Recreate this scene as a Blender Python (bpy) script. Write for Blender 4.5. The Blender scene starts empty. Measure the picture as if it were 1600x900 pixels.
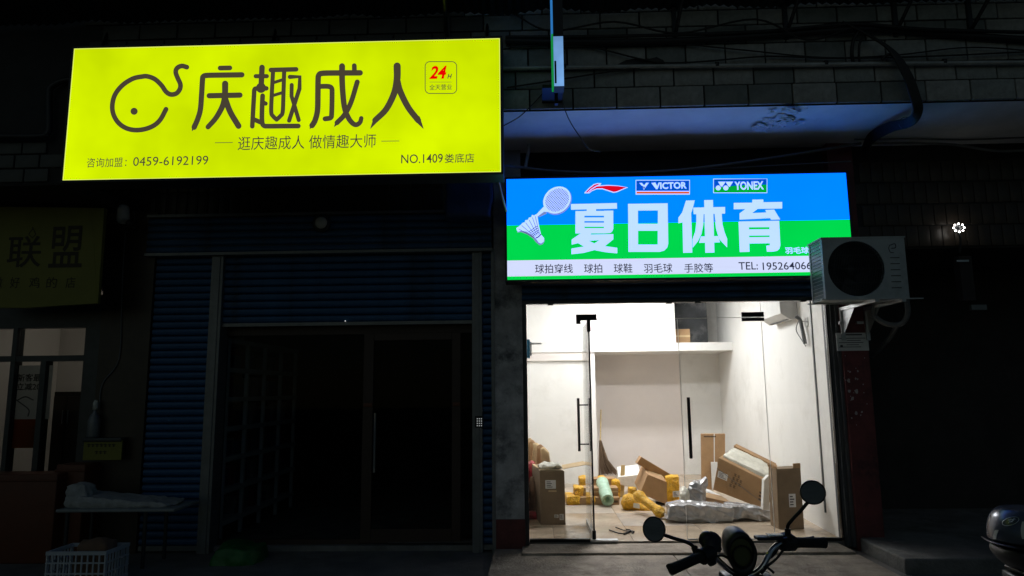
import bpy, bmesh, math, random
from mathutils import Matrix, Vector
R = math.radians
rnd = random.Random(7)
scene = bpy.context.scene
COL = scene.collection

# ------------------------------------------------------------------ camera
CAM = Vector((0.0, -7.3, 1.6))
F = 1080.0                                   # focal length in 1600-px units
CROT = (Matrix.Rotation(R(1.6), 3, 'Z') @ Matrix.Rotation(R(90 + 8.4), 3, 'X')
        @ Matrix.Rotation(R(-0.6), 3, 'Z'))
cd = bpy.data.cameras.new('camera')
cd.sensor_width = 36.0
cd.lens = F / 1600 * 36
cd.clip_start = 0.05
cd.clip_end = 500
cam = bpy.data.objects.new('camera', cd)
COL.objects.link(cam)
cam.matrix_world = Matrix.Translation(CAM) @ CROT.to_4x4()
scene.camera = cam

# ------------------------------------------------------------------ sky, moonlight, exposure
w = bpy.data.worlds.new('World')
scene.world = w
w.use_nodes = True
nt = w.node_tree
bg = nt.nodes['Background']
sky = nt.nodes.new('ShaderNodeTexSky')
sky.sky_type = 'NISHITA'
sky.sun_disc = False
sky.sun_elevation = R(30)
sky.sun_rotation = R(200)
hue = nt.nodes.new('ShaderNodeMixRGB')
hue.blend_type = 'MULTIPLY'
hue.inputs[0].default_value = 1.0
hue.inputs[2].default_value = (0.75, 0.97, 1.0, 1)
nt.links.new(sky.outputs[0], hue.inputs[1])
nt.links.new(hue.outputs[0], bg.inputs[0])
bg.inputs[1].default_value = 0.0078
sd = bpy.data.lights.new('moonlight', 'SUN')
sd.energy = 0.004
sd.angle = R(10)
sd.color = (0.75, 0.85, 1.0)
sun = bpy.data.objects.new('moonlight', sd)
COL.objects.link(sun)
sun.rotation_euler = (R(50), 0, R(25))
scene.view_settings.view_transform = 'Standard'
scene.view_settings.look = 'None'
scene.view_settings.exposure = 0
scene.view_settings.gamma = 1
scene.cycles.use_denoising = True
scene.cycles.max_bounces = 10
scene.cycles.transparent_max_bounces = 16
scene.cycles.sample_clamp_indirect = 4.0

# ------------------------------------------------------------------ helpers: photograph measures to places
def ray(px, py):
    d = Vector(((px - 800) / F, (450 - py) / F, -1))
    return CROT @ d
def P(px, py, Y):
    d = ray(px, py)
    t = (Y - CAM.y) / d.y
    return CAM + d * t
def G(px, py, Z=0.0):
    d = ray(px, py)
    t = (Z - CAM.z) / d.z
    return CAM + d * t
def PX(px, py, X):
    d = ray(px, py)
    t = (X - CAM.x) / d.x
    return CAM + d * t
def rect(px0, py0, px1, py1, Y):
    mx, my = (px0 + px1) / 2, (py0 + py1) / 2
    return P(px0, my, Y).x, P(px1, my, Y).x, P(mx, py1, Y).z, P(mx, py0, Y).z
def pscale(px, py, Y):
    return (P(px + 1, py, Y) - P(px, py, Y)).length

# ------------------------------------------------------------------ helpers: materials
def lin(r, g, b):
    f = lambda c: (c / 255 / 12.92) if c <= 10 else ((c / 255 + 0.055) / 1.055) ** 2.4
    return (f(r), f(g), f(b), 1)
MATS = {}
def pm(name, col, rough=0.6, metal=0.0, var=0.25, scale=6.0, bump=0.0, bscale=40.0, spec=0.5, dirt=None, dscale=2.0, stretch=None, crinkle=0.0):
    m = bpy.data.materials.new(name)
    m.use_nodes = True
    n, l = m.node_tree.nodes, m.node_tree.links
    b = n['Principled BSDF']
    b.inputs['Roughness'].default_value = rough
    b.inputs['Metallic'].default_value = metal
    b.inputs['Specular IOR Level'].default_value = spec
    tc = n.new('ShaderNodeTexCoord')
    src = tc.outputs['Object']
    if stretch:
        mp = n.new('ShaderNodeMapping')
        mp.inputs['Scale'].default_value = stretch
        l.new(src, mp.inputs[0])
        src = mp.outputs[0]
    nz = n.new('ShaderNodeTexNoise')
    nz.inputs['Scale'].default_value = scale
    nz.inputs['Detail'].default_value = 6
    nz.inputs['Roughness'].default_value = 0.65
    l.new(src, nz.inputs['Vector'])
    rp = n.new('ShaderNodeValToRGB')
    c = list(col[:3])
    rp.color_ramp.elements[0].position = 0.3
    rp.color_ramp.elements[1].position = 0.7
    rp.color_ramp.elements[0].color = [x * (1 - var) for x in c] + [1]
    rp.color_ramp.elements[1].color = [min(1, x * (1 + var * 0.6)) for x in c] + [1]
    l.new(nz.outputs['Fac'], rp.inputs[0])
    out = rp.outputs[0]
    if dirt:
        dn = n.new('ShaderNodeTexNoise')
        dn.inputs['Scale'].default_value = dscale
        dn.inputs['Detail'].default_value = 8
        dn.inputs['Roughness'].default_value = 0.7
        l.new(src, dn.inputs['Vector'])
        dr = n.new('ShaderNodeValToRGB')
        dr.color_ramp.elements[0].position = 0.52
        dr.color_ramp.elements[1].position = 0.68
        dr.color_ramp.elements[0].color = (0, 0, 0, 1)
        dr.color_ramp.elements[1].color = (1, 1, 1, 1)
        l.new(dn.outputs['Fac'], dr.inputs[0])
        mx = n.new('ShaderNodeMixRGB')
        mx.inputs[2].default_value = list(dirt[:3]) + [1]
        l.new(dr.outputs[0], mx.inputs[0])
        l.new(out, mx.inputs[1])
        out = mx.outputs[0]
    l.new(out, b.inputs['Base Color'])
    if bump:
        bn = n.new('ShaderNodeTexNoise')
        bn.inputs['Scale'].default_value = bscale
        bn.inputs['Detail'].default_value = 5
        l.new(src, bn.inputs['Vector'])
        bp = n.new('ShaderNodeBump')
        bp.inputs['Strength'].default_value = bump
        bp.inputs['Distance'].default_value = 0.02
        hgt = bn.outputs['Fac']
        if crinkle:                            # crumpled film: distorted cells under the fine noise
            ad = n.new('ShaderNodeMixRGB')
            ad.inputs[0].default_value = 0.12
            l.new(src, ad.inputs[1])
            l.new(bn.outputs['Color'], ad.inputs[2])
            vo = n.new('ShaderNodeTexVoronoi')
            vo.inputs['Scale'].default_value = crinkle
            l.new(ad.outputs[0], vo.inputs['Vector'])
            sm = n.new('ShaderNodeMath')
            sm.operation = 'MULTIPLY_ADD'
            sm.inputs[1].default_value = 0.35
            l.new(bn.outputs['Fac'], sm.inputs[0])
            l.new(vo.outputs['Distance'], sm.inputs[2])
            hgt = sm.outputs[0]
        l.new(hgt, bp.inputs['Height'])
        l.new(bp.outputs[0], b.inputs['Normal'])
    MATS[name] = m
    return m
def em(name, col, strength=1.0, var=0.0, scale=1.5):
    m = bpy.data.materials.new(name)
    m.use_nodes = True
    n, l = m.node_tree.nodes, m.node_tree.links
    n.remove(n['Principled BSDF'])
    e = n.new('ShaderNodeEmission')
    e.inputs[0].default_value = col
    e.inputs[1].default_value = strength
    if var:
        tc = n.new('ShaderNodeTexCoord')
        nz = n.new('ShaderNodeTexNoise')
        nz.inputs['Scale'].default_value = scale
        nz.inputs['Detail'].default_value = 3
        l.new(tc.outputs['Object'], nz.inputs['Vector'])
        mr = n.new('ShaderNodeMapRange')
        mr.inputs[1].default_value = 0.3
        mr.inputs[2].default_value = 0.7
        mr.inputs[3].default_value = strength * (1 - var)
        mr.inputs[4].default_value = strength * (1 + var)
        l.new(nz.outputs['Fac'], mr.inputs[0])
        l.new(mr.outputs[0], e.inputs[1])
    l.new(e.outputs[0], n['Material Output'].inputs[0])
    MATS[name] = m
    return m
def glassm(name, tint=(1, 1, 1, 1), refl=1.0):
    m = bpy.data.materials.new(name)
    m.use_nodes = True
    n, l = m.node_tree.nodes, m.node_tree.links
    n.remove(n['Principled BSDF'])
    t = n.new('ShaderNodeBsdfTransparent')
    t.inputs[0].default_value = tint
    g = n.new('ShaderNodeBsdfGlossy')
    g.inputs['Roughness'].default_value = 0.02
    fr = n.new('ShaderNodeFresnel')
    fr.inputs[0].default_value = 1.45
    mu = n.new('ShaderNodeMath')
    mu.operation = 'MULTIPLY'
    mu.inputs[1].default_value = refl
    l.new(fr.outputs[0], mu.inputs[0])
    mx = n.new('ShaderNodeMixShader')
    l.new(mu.outputs[0], mx.inputs[0])
    l.new(t.outputs[0], mx.inputs[1])
    l.new(g.outputs[0], mx.inputs[2])
    l.new(mx.outputs[0], n['Material Output'].inputs[0])
    MATS[name] = m
    return m

# ------------------------------------------------------------------ helpers: meshes
class MB:
    def __init__(s):
        s.v, s.f, s.sm = [], [], []
    def add(s, vs, fs, smooth=False):
        k = len(s.v)
        s.v += [Vector(p) for p in vs]
        for f in fs:
            s.f.append([i + k for i in f])
            s.sm.append(smooth)
        return s
    def box(s, a, b):
        x0, y0, z0 = a
        x1, y1, z1 = b
        x0, x1 = min(x0, x1), max(x0, x1)
        y0, y1 = min(y0, y1), max(y0, y1)
        z0, z1 = min(z0, z1), max(z0, z1)
        return s.add([(x0, y0, z0), (x1, y0, z0), (x1, y1, z0), (x0, y1, z0), (x0, y0, z1), (x1, y0, z1), (x1, y1, z1), (x0, y1, z1)],
                     [(3, 2, 1, 0), (4, 5, 6, 7), (0, 1, 5, 4), (1, 2, 6, 5), (2, 3, 7, 6), (3, 0, 4, 7)])
    def bbox(s, a, b, bev=0.01):
        """box with chamfered vertical and horizontal edges"""
        bm = bmesh.new()
        bmesh.ops.create_cube(bm, size=1)
        c = [(p + q) / 2 for p, q in zip(a, b)]
        d = [abs(q - p) for p, q in zip(a, b)]
        for v in bm.verts:
            v.co = Vector((c[0] + v.co.x * d[0], c[1] + v.co.y * d[1], c[2] + v.co.z * d[2]))
        bmesh.ops.bevel(bm, geom=bm.edges[:], offset=min(bev, min(d) * 0.45), segments=2, affect='EDGES', profile=0.6)
        return s.bm(bm, True)
    def bm(s, bm, smooth=False):
        bm.verts.ensure_lookup_table()
        bm.verts.index_update()
        s.add([v.co.copy() for v in bm.verts], [[v.index for v in f.verts] for f in bm.faces], smooth)
        bm.free()
        return s
    def hexa(s, p):
        """eight corners: bottom four then top four, any shape"""
        return s.add(p, [(3, 2, 1, 0), (4, 5, 6, 7), (0, 1, 5, 4), (1, 2, 6, 5), (2, 3, 7, 6), (3, 0, 4, 7)])
    def prism(s, poly, y0, y1):
        """polygon of (x, z) extruded along y"""
        n = len(poly)
        vs = [(x, y0, z) for x, z in poly] + [(x, y1, z) for x, z in poly]
        fs = [list(range(n)), list(range(2 * n - 1, n - 1, -1))]
        fs += [(i, i + n, (i + 1) % n + n, (i + 1) % n) for i in range(n)]
        return s.add(vs, fs)
    def prismx(s, poly, x0, x1):
        n = len(poly)
        vs = [(x0, y, z) for y, z in poly] + [(x1, y, z) for y, z in poly]
        fs = [list(range(n)), list(range(2 * n - 1, n - 1, -1))]
        fs += [(i, i + n, (i + 1) % n + n, (i + 1) % n) for i in range(n)]
        return s.add(vs, fs)
    def tube(s, pts, r, n=8, caps=True, flat=1.0):
        pts = [Vector(p) for p in pts]
        rs = r if isinstance(r, (list, tuple)) else [r] * len(pts)
        vs, fs = [], []
        up = None
        for i, p in enumerate(pts):
            t = (pts[min(i + 1, len(pts) - 1)] - pts[max(i - 1, 0)]).normalized()
            if up is None:
                up = Vector((0, 0, 1)) if abs(t.z) < 0.9 else Vector((0, 1, 0))
            a = t.cross(up).normalized()
            up = a.cross(t).normalized()
            for k in range(n):
                q = 2 * math.pi * k / n
                vs.append(p + a * math.cos(q) * rs[i] + up * math.sin(q) * rs[i] * flat)
        for i in range(len(pts) - 1):
            for k in range(n):
                fs.append((i * n + k, i * n + (k + 1) % n, (i + 1) * n + (k + 1) % n, (i + 1) * n + k))
        s.add(vs, fs, True)
        if caps:
            s.add(vs[:n], [list(range(n - 1, -1, -1))])
            s.add(vs[-n:], [list(range(n))])
        return s
    def lathe(s, c, axis, prof, n=24):
        """prof: list of (radius, distance along axis)"""
        c, ax = Vector(c), Vector(axis).normalized()
        a = ax.orthogonal().normalized()
        b = ax.cross(a)
        vs, fs = [], []
        for r, h in prof:
            for k in range(n):
                q = 2 * math.pi * k / n
                vs.append(c + ax * h + (a * math.cos(q) + b * math.sin(q)) * max(r, 1e-5))
        for i in range(len(prof) - 1):
            for k in range(n):
                fs.append((i * n + k, i * n + (k + 1) % n, (i + 1) * n + (k + 1) % n, (i + 1) * n + k))
        return s.add(vs, fs, True)
    def ball(s, c, r, n=12, noise=0.0, seed=0):
        q = random.Random(seed)
        bm = bmesh.new()
        bmesh.ops.create_icosphere(bm, subdivisions=3 if n > 10 else 2, radius=1)
        r = r if isinstance(r, (tuple, list, Vector)) else (r, r, r)
        for v in bm.verts:
            k = 1 + noise * (q.random() - 0.5)
            v.co = Vector((c[0] + v.co.x * r[0] * k, c[1] + v.co.y * r[1] * k, c[2] + v.co.z * r[2] * k))
        return s.bm(bm, True)
    def xf(s, m, start=0):
        for i in range(start, len(s.v)):
            s.v[i] = m @ s.v[i]
        return s

WL = {}
def wl(o):
    return WL.get(o.name, Vector((0, 0, 0)))
def build(name, mb, mat, parent=None, bevel=0.0, solid=0.0, sub=0):
    me = bpy.data.meshes.new(name)
    if parent is not None:
        off = wl(parent)
    else:
        xs = [v.x for v in mb.v]
        ys = [v.y for v in mb.v]
        zs = [v.z for v in mb.v]
        off = Vector(((min(xs) + max(xs)) / 2, (min(ys) + max(ys)) / 2, min(zs)))
    me.from_pydata([tuple(v - off) for v in mb.v], [], mb.f)
    me.polygons.foreach_set('use_smooth', mb.sm)
    me.update()
    me.materials.append(mat)
    o = bpy.data.objects.new(name, me)
    COL.objects.link(o)
    if parent is not None:
        o.parent = parent
    else:
        o.location = off
    WL[o.name] = off
    if bevel:
        md = o.modifiers.new('bevel', 'BEVEL')
        md.width = bevel
        md.segments = 2
        md.limit_method = 'ANGLE'
    if sub:
        md = o.modifiers.new('sub', 'SUBSURF')
        md.levels = md.render_levels = sub
    return o
def tag(o, label=None, cat=None, group=None, kind=None):
    if label: o['label'] = label
    if cat: o['category'] = cat
    if group: o['group'] = group
    if kind: o['kind'] = kind
    return o
def thing(name, label, cat, loc, group=None):
    o = bpy.data.objects.new(name, None)
    o.empty_display_size = 0.1
    COL.objects.link(o)
    o.location = loc
    WL[o.name] = Vector(loc)
    return tag(o, label, cat, group)
def piece(name, src, parent, loc):
    """another piece that shares src's mesh, placed at a world position"""
    o = bpy.data.objects.new(name, src.data)
    COL.objects.link(o)
    o.parent = parent
    o.location = Vector(loc) - wl(parent)
    return o
def centred(name, mb, mat, parent, loc, bevel=0.0):
    """mesh written round its own origin, placed at a world position"""
    me = bpy.data.meshes.new(name)
    me.from_pydata([tuple(v) for v in mb.v], [], mb.f)
    me.polygons.foreach_set('use_smooth', mb.sm)
    me.materials.append(mat)
    o = bpy.data.objects.new(name, me)
    COL.objects.link(o)
    o.parent = parent
    o.location = Vector(loc) - wl(parent)
    return o
def fbox(mb, px0, py0, px1, py1, yf, yb):
    x0, x1, z0, z1 = rect(px0, py0, px1, py1, yf)
    return mb.box((x0, yf, z0), (x1, yb, z1))
def catmull(pts, k=6):
    pts = [Vector(p) for p in pts]
    q = [pts[0] * 2 - pts[1]] + pts + [pts[-1] * 2 - pts[-2]]
    out = []
    for i in range(1, len(q) - 2):
        for j in range(k):
            t = j / k
            a, b, c, d = q[i - 1], q[i], q[i + 1], q[i + 2]
            out.append(0.5 * ((2 * b) + (c - a) * t + (2 * a - 5 * b + 4 * c - d) * t * t + (3 * b - 3 * c + d - a) * t ** 3))
    out.append(pts[-1])
    return out

# flat print on an upright plane: strokes, polygons and lettering given in photograph measures
def flat_poly(mb, pts, Y, lay=0.002):
    mb.add([P(x, y, Y) + Vector((0, -lay, 0)) for x, y in pts], [list(range(len(pts)))])
    return mb
def stroke(mb, pts, wpx, Y, lay=0.002, smooth=True, cap=True):
    q = [Vector((x, y)) for x, y in pts]
    if smooth and len(q) > 2:
        q = catmull(q, 5)
    n = len(q)
    ws = wpx if isinstance(wpx, (list, tuple)) else [wpx, wpx]
    wd = lambda i: ws[0] + (ws[-1] - ws[0]) * i / max(1, n - 1)
    L, Rr = [], []
    for i in range(n):
        t = (q[min(i + 1, n - 1)] - q[max(i - 1, 0)]).normalized()
        m = Vector((-t.y, t.x)) * wd(i) / 2
        L.append(q[i] + m)
        Rr.append(q[i] - m)
    for i in range(n - 1):
        flat_poly(mb, [L[i], Rr[i], Rr[i + 1], L[i + 1]], Y, lay + 0.00002 * (i % 7))
    if cap:
        for e in (0, n - 1):
            flat_poly(mb, [q[e] + Vector((math.cos(a), math.sin(a))) * wd(e) / 2 for a in [k * math.pi / 8 for k in range(16)]], Y, lay + 0.0002)
    return mb
def text_mb(s, x0, x1, z0, z1, Y, bold=0.0, shear=0.0, space=1.0, seg=3):
    cu = bpy.data.curves.new('t', 'FONT')
    cu.body = s
    cu.size = 1.0
    cu.offset = bold
    cu.shear = shear
    cu.resolution_u = seg
    cu.space_character = space
    o = bpy.data.objects.new('t', cu)
    COL.objects.link(o)
    dg = bpy.context.evaluated_depsgraph_get()
    me = bpy.data.meshes.new_from_object(o.evaluated_get(dg))
    vs = [v.co.copy() for v in me.vertices]
    fs = [list(p.vertices) for p in me.polygons]
    bpy.data.objects.remove(o)
    bpy.data.curves.remove(cu)
    bpy.data.meshes.remove(me)
    mb = MB()
    if not vs:
        return mb
    ax, bx = min(v.x for v in vs), max(v.x for v in vs)
    ay, by = min(v.y for v in vs), max(v.y for v in vs)
    mb.add([(x0 + (v.x - ax) / (bx - ax) * (x1 - x0), Y, z0 + (v.y - ay) / (by - ay) * (z1 - z0)) for v in vs], fs)
    return mb
def ptext(s, px0, py0, px1, py1, Y, name, mat, parent, lay=0.003, **k):
    x0, x1, z0, z1 = rect(px0, py0, px1, py1, Y)
    return build(name, text_mb(s, x0, x1, z0, z1, Y - lay, **k), mat, parent)
# ------------------------------------------------------------------ materials
pm('asphalt_concrete', (0.20, 0.19, 0.175), 0.85, var=0.45, scale=1.6, bump=0.5, bscale=60, dirt=(0.10, 0.095, 0.085), dscale=1.1)
pm('apron', (0.44, 0.37, 0.29), 0.8, var=0.5, scale=3.2, bump=0.6, bscale=45, dirt=(0.20, 0.16, 0.12), dscale=2.4)
pm('floor_tile', (0.56, 0.45, 0.33), 0.24, var=0.35, scale=3.0, bump=0.08, dirt=(0.36, 0.28, 0.19), dscale=1.6)
pm('floor_tile_grey', (0.42, 0.36, 0.29), 0.4, var=0.35, scale=3.0, bump=0.1, dirt=(0.25, 0.21, 0.17), dscale=2.0)
pm('grout', (0.22, 0.19, 0.16), 0.9)
pm('white_paint', (0.78, 0.77, 0.74), 0.65, var=0.06, scale=1.2, bump=0.06, bscale=20, dirt=(0.66, 0.645, 0.61), dscale=1.3)
pm('warm_paint', (0.72, 0.67, 0.63), 0.7, var=0.06, scale=1.2)
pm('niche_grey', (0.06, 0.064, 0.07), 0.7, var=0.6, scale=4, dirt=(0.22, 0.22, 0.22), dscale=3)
pm('soffit_paint', (0.85, 0.86, 0.84), 0.8, var=0.12, scale=2.2, bump=0.12, bscale=9, dirt=(0.66, 0.68, 0.66), dscale=0.9)
pm('peel', (0.80, 0.81, 0.80), 0.8, var=0.25, scale=14, bump=0.6, bscale=30, dirt=(0.26, 0.26, 0.16), dscale=7)
pm('bare_plaster', (0.20, 0.20, 0.11), 0.9, var=0.6, scale=20, bump=0.8, bscale=40, dirt=(0.6, 0.6, 0.56), dscale=12)
pm('mortar', (0.035, 0.036, 0.036), 0.9)
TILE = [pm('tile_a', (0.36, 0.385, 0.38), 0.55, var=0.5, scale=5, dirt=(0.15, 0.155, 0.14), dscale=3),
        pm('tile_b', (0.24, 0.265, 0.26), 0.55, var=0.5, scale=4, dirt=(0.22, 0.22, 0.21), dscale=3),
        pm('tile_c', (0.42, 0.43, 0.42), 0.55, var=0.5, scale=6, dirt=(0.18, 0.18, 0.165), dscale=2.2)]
TSHADE = pm('tile_shaded', (0.075, 0.078, 0.07), 0.6, var=0.3, scale=5)  # darkened copy of the wall tiles, the shade put into the colour
pm('brown_tile', (0.045, 0.032, 0.022), 0.4, var=0.4, scale=5)
pm('joint_light', (0.20, 0.18, 0.12), 0.8)
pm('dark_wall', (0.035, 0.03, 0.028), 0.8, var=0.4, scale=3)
pm('pier_plaster', (0.46, 0.47, 0.48), 0.85, var=0.5, scale=4, bump=0.5, bscale=30, dirt=(0.10, 0.11, 0.12), dscale=3)
pm('red_paint', (0.15, 0.035, 0.035), 0.55, var=0.4, scale=5, bump=0.2, dirt=(0.04, 0.016, 0.016), dscale=4)
pm('chip', (0.5, 0.46, 0.45), 0.8, var=0.3)
pm('shutter_blue', (0.018, 0.095, 0.23), 0.5, metal=0.1, var=0.25, scale=3, dirt=(0.012, 0.036, 0.07), dscale=2)
pm('rail_grey', (0.20, 0.21, 0.215), 0.45, metal=0.5, var=0.2, scale=8)
pm('frame_dark', (0.06, 0.065, 0.07), 0.4, metal=0.6, var=0.2, scale=8)
pm('frame_matt', (0.07, 0.075, 0.08), 0.6, var=0.2, scale=8)
pm('aluminium', (0.50, 0.51, 0.52), 0.35, metal=0.8, var=0.15, scale=8)
pm('steel', (0.6, 0.6, 0.6), 0.22, metal=1.0, var=0.1)
pm('black_metal', (0.012, 0.012, 0.013), 0.35, metal=0.5, var=0.2)
pm('black_plastic', (0.014, 0.014, 0.015), 0.45, var=0.2, scale=20)
pm('black_rubber', (0.012, 0.012, 0.012), 0.8, var=0.3, scale=30, bump=0.3, bscale=150)
pm('cable', (0.02, 0.021, 0.023), 0.5, var=0.3)
pm('cable_grey', (0.16, 0.165, 0.17), 0.5, var=0.3)
pm('conduit', (0.5, 0.52, 0.52), 0.4, metal=0.3, var=0.3, scale=5)
pm('ac_white', (0.46, 0.51, 0.52), 0.5, var=0.12, scale=3, dirt=(0.34, 0.38, 0.38), dscale=2.5)
pm('coil', (0.16, 0.22, 0.24), 0.4, metal=0.6, var=0.3, scale=40)
pm('white_plastic', (0.72, 0.72, 0.70), 0.4, var=0.06)
pm('cardboard', (0.37, 0.225, 0.11), 0.8, var=0.16, scale=5, bump=0.1, bscale=60, dirt=(0.33, 0.205, 0.10), dscale=2)
pm('cardboard_dark', (0.21, 0.145, 0.085), 0.8, var=0.18, scale=5, bump=0.1, bscale=60)
pm('cardboard_edge', (0.55, 0.40, 0.22), 0.8, var=0.2, scale=9)
pm('tape', (0.62, 0.47, 0.27), 0.25, var=0.1)
pm('print_dark', (0.09, 0.055, 0.03), 0.8, var=0.1)
pm('paper', (0.74, 0.74, 0.73), 0.7, var=0.08, scale=12)
pm('paper_ink', (0.06, 0.06, 0.065), 0.7, var=0.1)
pm('yellow_wrap', (0.86, 0.46, 0.02), 0.42, var=0.35, scale=18, bump=0.8, bscale=28, crinkle=34.0)
pm('green_wrap', (0.42, 0.62, 0.47), 0.35, var=0.18, scale=12, bump=0.5, bscale=30, stretch=(1, 1, 1))
pm('grey_mailer', (0.50, 0.50, 0.51), 0.24, metal=0.45, var=0.35, scale=6, bump=1.0, bscale=9, crinkle=11.0)
pm('foam_white', (0.80, 0.79, 0.74), 0.7, var=0.12, scale=7, bump=0.5, bscale=12)
pm('cream_film', (0.72, 0.70, 0.60), 0.25, var=0.2, scale=9, bump=0.9, bscale=14)
pm('broom_straw', (0.19, 0.125, 0.075), 0.9, var=0.5, scale=6, bump=0.4, bscale=50, stretch=(30, 30, 2))
pm('wood_strip', (0.56, 0.42, 0.20), 0.7, var=0.25, scale=4, stretch=(2, 2, 12))
pm('red_bag', (0.42, 0.03, 0.04), 0.4, var=0.4, scale=8, bump=0.7, bscale=14)
pm('brown_paper', (0.22, 0.13, 0.08), 0.8, var=0.4, scale=6, bump=0.5, bscale=18)
pm('blue_plastic', (0.02, 0.20, 0.36), 0.4, var=0.1)
pm('sign_frame', (0.035, 0.037, 0.04), 0.5, metal=0.4, var=0.2)
pm('banner_yellow', (0.22, 0.21, 0.03), 0.6, var=0.15, scale=2, bump=0.15, bscale=4)
pm('banner_ink', (0.05, 0.04, 0.02), 0.7, var=0.1)
pm('blue_tarp', (0.02, 0.055, 0.16), 0.5, var=0.3, bump=0.6, bscale=8)
pm('orange_plastic', (0.13, 0.035, 0.012), 0.5, var=0.2)
pm('table_top', (0.28, 0.30, 0.30), 0.4, var=0.2)
pm('cloth_white', (0.46, 0.46, 0.45), 0.8, var=0.3, scale=12, bump=0.8, bscale=22)
pm('crate_white', (0.55, 0.58, 0.62), 0.5, var=0.1)
pm('green_bag', (0.02, 0.15, 0.03), 0.5, var=0.3, bump=0.7, bscale=9)
pm('shelf_grey', (0.68, 0.72, 0.75), 0.5, var=0.15)
pm('door_brown', (0.045, 0.024, 0.016), 0.5, var=0.2)
GOODS = [pm('goods_a', (0.20, 0.05, 0.08), 0.5), pm('goods_b', (0.25, 0.25, 0.27), 0.5), pm('goods_c', (0.05, 0.08, 0.16), 0.5)]
pm('case_paint', (0.09, 0.10, 0.13), 0.22, metal=0.3, var=0.06)
pm('reflector', (0.62, 0.62, 0.56), 0.2, var=0.1)
pm('chrome', (0.7, 0.7, 0.7), 0.08, metal=1.0, var=0.02)
pm('mirror', (0.85, 0.87, 0.88), 0.02, metal=1.0, var=0.01)
pm('dial', (0.10, 0.11, 0.05), 0.12, var=0.2)
pm('kerb_concrete', (0.22, 0.215, 0.20), 0.8, var=0.4, scale=3, bump=0.5, bscale=50, dirt=(0.10, 0.10, 0.09), dscale=2)
glassm('clear_glass', (0.985, 0.99, 0.985, 1), 0.85)
glassm('dark_glass', (0.78, 0.8, 0.8, 1), 0.12)
em('lamp_tube', (0.975, 0.98, 1.0, 1), 92.0)
em('lamp_tube_dim', (1.0, 0.93, 0.80, 1), 17.0)
em('led', (1.0, 0.95, 0.88, 1), 14.0)
em('pin_white', (0.9, 0.92, 0.9, 1), 0.8)
em('key_light', (0.8, 0.85, 0.85, 1), 0.35)
em('yellow_lit', lin(209, 236, 0), 1.0, 0.14, 1.3)
em('brown_lit', lin(71, 64, 50), 1.0)
em('red_lit', lin(232, 4, 0), 1.0)
em('rim_lit', lin(232, 246, 110), 1.0)
em('blue_lit', (0.0, 0.26, 2.2, 1), 1.0, 0.05, 1.2)
em('green_lit', (0.0, 0.68, 0.075, 1), 1.0, 0.05, 1.2)
em('white_lit', (0.54, 0.77, 1.8, 1), 1.0, 0.03, 1.2)
em('band_lit', (0.66, 0.73, 1.0, 1), 1.0, 0.03, 1.2)
em('blade_blue', lin(60, 150, 235), 0.55)
em('blade_green', lin(30, 190, 90), 0.45)
em('plate_lit', lin(112, 160, 214), 1.0, 0.3, 3.0)
em('navy_lit', lin(40, 44, 66), 1.0)
em('navy_blue_lit', lin(0, 84, 214), 1.0)
em('deep_green_lit', lin(0, 172, 60), 1.0)
em('orange_lit', lin(222, 96, 48), 1.0)
em('crimson_lit', lin(222, 8, 34), 1.0)
em('grey_lit', lin(120, 140, 190), 1.0)
em('string_lit', lin(92, 104, 152), 1.0)
def sheetm(name, col):
    m = bpy.data.materials.new(name)
    m.use_nodes = True
    n, l = m.node_tree.nodes, m.node_tree.links
    n.remove(n['Principled BSDF'])
    a, b, x = n.new('ShaderNodeBsdfDiffuse'), n.new('ShaderNodeBsdfTranslucent'), n.new('ShaderNodeMixShader')
    nz = n.new('ShaderNodeTexNoise')
    nz.inputs['Scale'].default_value = 7
    rp = n.new('ShaderNodeValToRGB')
    rp.color_ramp.elements[0].color = [c * 0.85 for c in col] + [1]
    rp.color_ramp.elements[1].color = list(col) + [1]
    l.new(nz.outputs['Fac'], rp.inputs[0])
    l.new(rp.outputs[0], a.inputs[0])
    l.new(rp.outputs[0], b.inputs[0])
    x.inputs[0].default_value = 0.5
    l.new(a.outputs[0], x.inputs[1])
    l.new(b.outputs[0], x.inputs[2])
    l.new(x.outputs[0], n['Material Output'].inputs[0])
    MATS[name] = m
sheetm('thin_paper', (0.8, 0.8, 0.78))
sheetm('thin_orange', (0.5, 0.16, 0.05))
M = MATS
FZ = 0.08                                     # shop floor level

# ------------------------------------------------------------------ ground
g = MB()
g.add([(-60, -60, 0), (60, -60, 0), (60, 60, 0), (-60, 60, 0)], [(0, 1, 2, 3)])
tag(build('ground', g, M['asphalt_concrete']), kind='structure')
XL, XR = P(825, 660, 0).x, P(1308, 700, 0).x
XA0, XA1 = P(770, 860, -0.35).x, P(1332, 845, -0.35).x
ap = MB()
for i, (xa_, xb_, ya_, yb_, zt_) in enumerate(((XA0 + 0.28, XA1, -0.42, -0.005, 0.062), (XA0, (XA0 + XA1) / 2 - 0.003, -2.4, -0.424, 0.042), ((XA0 + XA1) / 2 + 0.003, XA1 + 0.02, -2.4, -0.424, 0.040), (XA0, XA0 + 0.277, -0.42, -0.13, 0.040))):
    tag(build('doorstep_slab', MB().box((xa_, ya_, -0.1), (xb_, yb_, zt_)), M['apron'], bevel=0.008), kind='structure')
# joints scored in the pavement, as narrow raised filler strips
for i, yy in enumerate((-2.9, -4.2)):
    j = MB()
    j.add([(-6, yy, 0.004), (6, yy, 0.004), (6, yy + 0.018, 0.004), (-6, yy + 0.018, 0.004)], [(0, 1, 2, 3)])
    tag(build('pavement_joint', j, M['grout']), kind='structure')
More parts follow.
